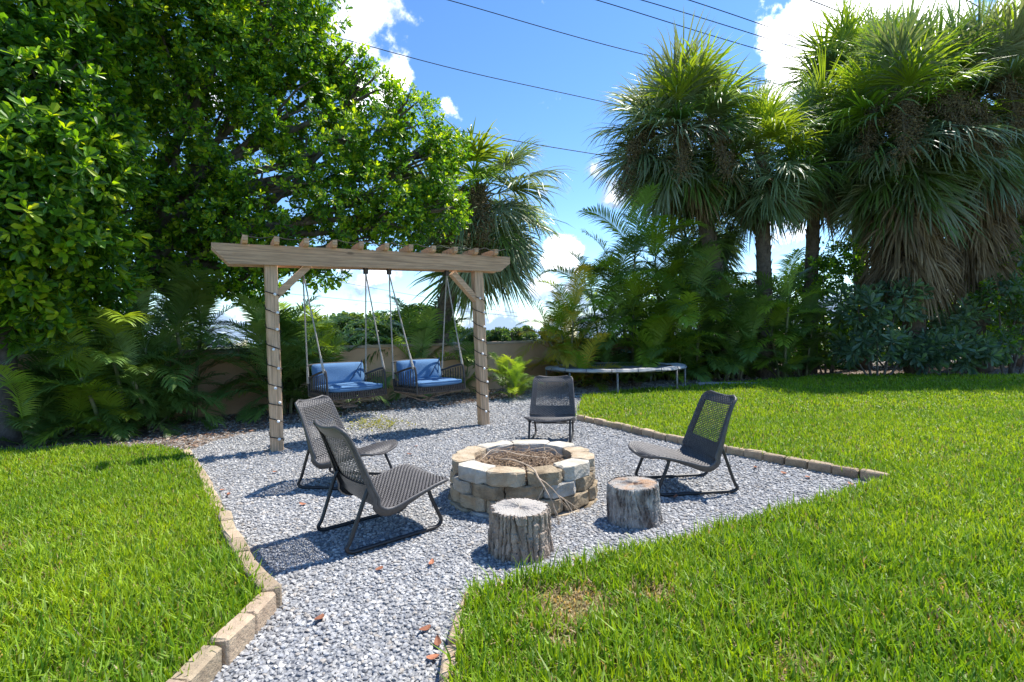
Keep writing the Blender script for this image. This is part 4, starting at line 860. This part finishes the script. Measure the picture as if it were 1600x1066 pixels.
def feather_mesh(elev, seed, L_=1.5, nl=42, ll=.46, arch=1.3):
    """pinnate frond arching along +X"""
    rr = random.Random(seed); b = MB(); pts = []; p = Vector((0, 0, 0)); a = elev; n = 14
    for i in range(n+1):
        pts.append(p.copy()); t = i/n; a -= arch/n*(.4+1.2*t); p = p+Vector((math.cos(a), 0, math.sin(a)))*L_/n
    b.tube(pts, [.012*(1-.85*i/n) for i in range(n+1)], 4, cap=False)
    for s in (-1, 1):
        for k in range(nl):
            t = .18+.82*k/(nl-1); x = t*n; j = min(int(x), n-1); q = pts[j].lerp(pts[j+1], x-j); tg = (pts[j+1]-pts[j]).normalized(); nr = Vector((-tg.z, 0, tg.x)); sd = Vector((0, s, 0))
            l = ll*math.sin(math.pi*min(1, .12+.80*(t-.18)/.82))**.7*rr.uniform(.85, 1.1); d = (sd*.80+tg*(.45+.5*t)+nr*rr.uniform(.2, .65)).normalized(); w0 = d.cross(nr).normalized(); w = .0128*rr.uniform(.85, 1.15); base = len(b.v); pp = q.copy()
            for m_i, ww in enumerate((.5, 1.0, .8, .08)):
                b.v += [tuple(pp-w0*w*ww), tuple(pp+w0*w*ww)]; d = (d+Vector((0, 0, -.12-.14*m_i))).normalized(); pp = pp+d*l/3
            for m_i in range(3): a2 = base+m_i*2; b.f.append((a2, a2+1, a2+3, a2+2))
    return b.mesh('frond')
ELV = [R(82), R(68), R(52), R(35), R(15)]
FEA = {(i, v): feather_mesh(e, 500+i*5+v, arch=(.9, 1.2, 1.4, 1.4, 1.1)[i]) for i, e in enumerate(ELV) for v in range(3)}
FEM = {c: {k: set_m(m, mm) for k, m in FEA.items()} for c, mm in (('g', frond_g), ('y', frond_y), ('o', frond_o))}
cane_m = mat('palm_cane', (.16, .19, .07), .6, (.24, .20, .12), 6); spear_m = frond_y
def feather_palm(base, hts, sc, label, mix='ggy', spread=.35, per=7, group='feathery clumping palms', bushy=5, emax=4):
    root = empty('feather_palm', base, label=label, cat='palm', group=group)
    for c, h in enumerate(hts):
        a = c*2.399+rnd.uniform(-.4, .4); rr_ = spread*math.sqrt((c+.3)/len(hts)); p0 = Vector((rr_*.45*math.cos(a), rr_*.45*math.sin(a), -.02)); p1 = Vector((rr_*math.cos(a)*1.6, rr_*math.sin(a)*1.6, h))
        b = MB(); sp = spline([p0, p0.lerp(p1, .5)+Vector((-.04*math.cos(a), -.04*math.sin(a), 0)), p1], 4); b.tube(sp, [.035*sc**.5*(1-.3*i/len(sp)) for i in range(len(sp))], 7); b.obj('cane', cane_m, root, smooth=True)
        for k in range(per):
            e = min(emax, int((emax+1)*(k+.4)/per)); key = (e, rnd.randrange(3)); o = link('frond', FEM[rnd.choice(mix)][key], None, root); o.location = p1-Vector((0, 0, .04*k)); o.rotation_euler = (rnd.uniform(-.2, .2), 0, a+k*2.399+rnd.uniform(-.3, .3)); o.scale = [sc*rnd.uniform(.8, 1.15)]*3
    for k in range(bushy):
        e = rnd.choice((1, 2, 3)); o = link('frond', FEM[rnd.choice(mix)][(e, rnd.randrange(3))], None, root); a = rnd.uniform(0, 6.28); o.location = (.15*math.cos(a), .15*math.sin(a), .05); o.rotation_euler = (rnd.uniform(-.2, .2), 0, a); o.scale = [sc*rnd.uniform(.6, .9)]*3
    return root
FPS = [ # px, distance, cane heights, scale, label, mix
 (20, 7.7, (.5, .9, 1.3, .3), .85, 'feathery palm clump beneath the bright-tipped tree crown', 'ggg'),
 (90, 7.35, (.12, .35, .2), .72, 'low feathery palm whose fronds arch over the grass edge', 'gy'),
 (130, 8.3, (.6, 1.2, .9), .9, 'feathery palm clump growing right beside the broadleaf trunk', 'ggg'),
 (205, 7.9, (.3, .7, 1.35), .85, 'feathery palm with an upright frond covering the broadleaf trunk', 'gyg'),
 (240, 8.0, (.2, .5, .8), .75, 'dark feathery palm between the broadleaf trunk and the tan wall', 'ggg'),
 (60, 9.0, (1.1, 1.6, .8), 1.0, 'taller feathery palm at the back of the palm bed', 'ggg'),
 (300, 8.9, (1.5, 1.2, 1.7), .9, 'thin-caned feathery palm silhouetted against the sky by the wall', 'ggg'),
 (448, 9.3, (.5, .9, 1.1, .3), .9, 'dense feathery palm right behind the nearer pergola post', 'ggg'),
 (470, 10.0, (.4, .9, .6), 1.05, 'feathery palm behind the shaded swing', 'ggy'),
 (530, 11.2, (.5, 1.0, .8), .9, 'lime feathery palm topping the wall between the swings', 'gyy'),
 (655, 12.0, (.8, 1.3, .5, 1.0), 1.05, 'feathery palm behind the sunlit swing at the fan palm trunk', 'gyg'),
 (715, 12.3, (.5, .9), .9, 'smaller feathery palm by the wall behind the farther pergola post', 'gyg'),
 (797, 11.0, (.30, .42, .22, .36), .44, 'small bright lime palm standing alone in front of the wall', 'yyg'),
 (888, 13.3, (.5, 1.4, 1.9, .9, 1.2, .2), .95, 'yellowing feathery palm at the wall end behind the trampoline', 'oyoy'),
 (935, 14.2, (.4, 1.0), .95, 'green feathery palm partly hidden by the yellowing one', 'gyg'),
 (985, 14.6, (1.6, 2.7, 3.6, 2.1), 1.3, 'tall feathery palm rising behind the trampoline', 'yyg'),
 (1040, 14.5, (2.4, 3.4, 1.7, 2.9), 1.3, 'tall dark feathery palm next to the round-headed fan palm', 'gyg'),
 (1085, 14.3, (1.4, 2.8, 2.0), 1.2, 'mid-height feathery palm below the round-headed fan palm', 'ggy'),
 (1020, 14.4, (.3, .8, .5), 1.0, 'low feathery palm directly behind the trampoline', 'yyg'),
 (1130, 14.2, (.3, .9, .5), 1.0, 'low feathery palm at the end of the grey timber edging', 'ggg'),
 (1222, 14.0, (.5, 1.3, 2.0, 1.1), 1.05, 'bushy feathery palm at the lawn edge under the slimmer fan palm', 'yyg'),
 (1255, 14.6, (.4, 1.0, 1.4), .9, 'dark feathery palm between the bushy one and the blue-green shrubs', 'ggg'),
 (945, 14.8, (1.7, 2.6, 1.2), 1.2, 'feathery palm with arching top beside the yellowing palm', 'gyg'),
 (1010, 14.0, (1.0, 1.9, .6), 1.1, 'leafy feathery palm leaning above the trampoline pad', 'yyg'),
 (1060, 14.2, (.5, 1.2, .9), 1.1, 'broad feathery palm at the far rim of the trampoline', 'yyg'),
 (1150, 14.2, (1.3, 2.2, .8), 1.1, 'feathery palm in front of the leaning palm trunk', 'gyg'),
 (170, 7.6, (.15, .4, .9), .8, 'feathery palm with fronds spread low beside the grass', 'ggy'),
 (240, 8.4, (.9, .4, 1.3), .95, 'tall-caned feathery palm behind the broadleaf trunk', 'ggg'),
 (-30, 7.9, (.6, 1.2, .3), .95, 'feathery palm at the bed end beneath the bushy tree', 'ggg'),
 (430, 9.6, (.9, 1.3, .5), 1.0, 'feathery palm arching over the wall behind the shaded swing ropes', 'ggg'),
 (1170, 15.4, (1.2, 2.0, .6), 1.1, 'feathery palm filling the gap between the two fan palm trunks', 'ggy')]
for px, y, h, sc, lab, mx_ in FPS:
    p = XY(px, y); feather_palm(p, h, sc, lab, mx_, **({'emax': 2, 'bushy': 0, 'spread': .2, 'per': 8} if px == 797 else {'bushy': 0, 'emax': 3} if px == 300 else {}))

# ------------------------------------------------------------------ shrubs
def shrub(px, y, lobes, label, dens, llen, lwid, nleaf, pal, tip, tip_p, name='shrub', stems=5, cat='shrub', group=None):
    p = XY(px, y); root = empty(name, p, label=label, cat=cat, group=group); LL = []
    for (ax, ay, dy, r) in lobes: q = AT(ax, ay, y+dy); LL.append((q.x-p.x, q.y-p.y, q.z, r))
    o = link('foliage', foliage(LL, dens, llen, lwid, nleaf, pal, tip, tip_p, rad_in=.45, spread=1.05, upb=.35), leaf_m, root); tag(o, kind='stuff')
    for (x, yy, z, r) in LL[:stems]:
        b = MB(); b.tube(spline([(x*.3, yy*.3, -.03), (x*.7, yy*.7, z*.5), (x, yy, z)], 4), [.035-.0025*i for i in range(9)], 6); b.obj('stem', bark_l, root, smooth=True)
BLU = [(.10, .18, .12), (.125, .21, .145), (.08, .15, .10), (.15, .24, .17)]; BLT = [(.19, .29, .20), (.15, .26, .16)]
shrub(1370, 13.4, [(1340, 480, 0, .62), (1400, 470, .1, .6), (1370, 530, -.2, .55), (1420, 540, 0, .5), (1330, 545, 0, .45)], 'blue-green shrub with rosette leaves under the massive palm skirt', 170, .24, .075, 9, BLU, BLT, .3)
shrub(1490, 13.2, [(1470, 540, 0, .5), (1520, 550, -.2, .45), (1500, 500, .4, .55), (1440, 560, 0, .35)], 'low blue-green shrub at the lawn edge between the two skirted palms', 170, .24, .075, 9, BLU, BLT, .3)
shrub(1570, 13.6, [(1560, 460, 0, .6), (1600, 510, 0, .65), (1560, 540, -.3, .5), (1640, 450, 0, .8), (1590, 400, .4, .6)], 'mixed grey-green shrub beyond the leaning-skirted palm', 230, .17, .065, 9, BLU+GP[:2], TP, .25)
shrub(1600, 15.8, [(1590, 380, 0, .9), (1640, 330, 0, 1.1), (1600, 470, 0, .8), (1560, 430, .3, .7)], 'sunlit lime-leaved shrub rising behind the grey-green one', 420, .12, .055, 8, GP, TP, .55)
shrub(1290, 15.4, [(1285, 430, 0, .8), (1310, 500, 0, .75), (1270, 540, 0, .6), (1320, 400, .2, .7)], 'upright bright-leaved shrub beside the blue-green shrub', 420, .11, .05, 8, GP, TP, .4)
shrub(1400, 17.5, [(1380, 470, 0, 1.1), (1450, 500, 0, 1.1), (1520, 480, 0, 1.1), (1340, 520, 0, 1.), (1430, 420, 0, 1.), (1580, 530, 0, .9), (1420, 560, 0, .8), (1500, 560, 0, .8), (1300, 560, 0, .8)], 'dense dark hedge shrub behind the skirted palms', 400, .14, .06, 8, GP[:2]+[(.02, .06, .012)], TP, .12)
shrub(1080, 17.0, [(970, 555, 0, .6), (1010, 510, 0, .9), (1060, 470, 0, 1.), (1130, 480, 0, 1.), (1190, 470, 0, .9), (1240, 500, 0, .9), (1100, 420, 0, .8), (1160, 550, 0, .8), (1080, 550, 0, .8), (1240, 560, 0, .7), (1260, 440, 0, .7)], 'dense dark hedge shrub behind the feathery palms at the trampoline', 420, .14, .06, 8, GP[:2]+[(.02, .06, .012)], TP, .1)

# distant trees beyond the wall
def far_tree(px, y, w, h, label, n=7):
    p = XY(px, y); root = empty('distant_tree', p, label=label, cat='tree', group='distant trees beyond the wall'); LL = []
    for i in range(n): r = h*rnd.uniform(.22, .36); LL.append((rnd.uniform(-.5, .5)*w, rnd.uniform(-.2, .2)*w, h-r*rnd.uniform(.9, 1.8), r))
    o = link('crown', foliage(LL, 420/h**.6, .16*h**.6, .09*h**.6, 6, [(.05, .11, .035), (.07, .13, .05), (.04, .09, .03)], [(.12, .18, .06)], .25, rad_in=.3), leaf_m, root); tag(o, kind='stuff')
    b = MB(); b.tube([(0, 0, -.1), (.1, 0, h*.4), (0, 0, h*.75)], [.18, .14, .06], 7); b.obj('trunk', bark_d, root)
for a_ in ((40, 40, 8, 3.6, 'lime distant tree seen beneath the bright-tipped crown'), (585, 45, 7, 4.2, 'distant lime tree between the shaded swing ropes'), (630, 60, 10, 5.6, 'distant grey-green tree behind the swing ropes'), (700, 80, 9, 3.4, 'distant tree behind the fan palm trunk'), (800, 70, 6, 2.9, 'distant round tree above the wall past the farther post'),
           (836, 75, 7, 3.3, 'distant dark tree above the wall next to the yellowing palm'), (765, 80, 10, 3.0, 'low distant tree line bush past the farther post'), (500, 60, 9, 4.6, 'distant tree behind the shaded swing palm'), (300, 55, 10, 2.8, 'distant tree glimpsed through the palm bed')): far_tree(*a_)

# ------------------------------------------------------------------ overhead wires
wire_m = mat('wire', (.03, .03, .035), .6)
WIRES = [((560, -34), (700, 0), (985, 80), (1300, 150), 26, 36, 'thin overhead wire passing lowest into the round palm head'), ((780, -42), (932, 0), (1110, 55), (1290, 108), 26, 34, 'overhead wire crossing behind the round palm head'), ((850, -40), (1002, 0), (1160, 48), (1300, 93), 26, 34, 'overhead wire, middle of three above the round palm head'), ((930, -45), (1076, 0), (1200, 42), (1310, 83), 26, 34, 'overhead wire, uppermost of three above the round palm head'),
         ((1130, -45), (1265, 0), (1340, 30), (1420, 62), 24, 30, 'overhead wire entering behind the massive palm crown'), ((1400, -50), (1500, -5), (1600, 50), (1750, 125), 24, 30, 'overhead wire beyond the massive palm crown at the shrubs'), ((400, 30), (520, 57), (720, 110), (960, 163), 28, 36, 'long overhead wire from the broadleaf tree to the palms'), ((560, 180), (750, 210), (850, 228), (1000, 252), 28, 34, 'lower thick overhead wire from the drooping fan palm'),
         ((700, 471), (790, 487), (850, 492), (1000, 500), 80, 90, 'distant wire low above the wall, upper one'), ((700, 484), (790, 493), (850, 498), (1000, 505), 80, 90, 'distant wire low above the wall, lower one')]
for q0, q1, q2_, q3, d0, d1, lab in WIRES:
    pts = [AT(*q, d0+(d1-d0)*t) for q, t in ((q0, 0), (q1, .33), (q2_, .66), (q3, 1))]
    ext = [pts[0]+(pts[0]-pts[1])*3]+pts+[pts[-1]+(pts[-1]-pts[-2])*3]
    o0 = ext[0]; b = MB(); b.tube([p-o0 for p in spline(ext, 8)],   .026 if d0 < 60 else .03, 5); o = b.obj('overhead_wire', wire_m); o.location = o0; tag(o, lab, 'wire', 'overhead wires')
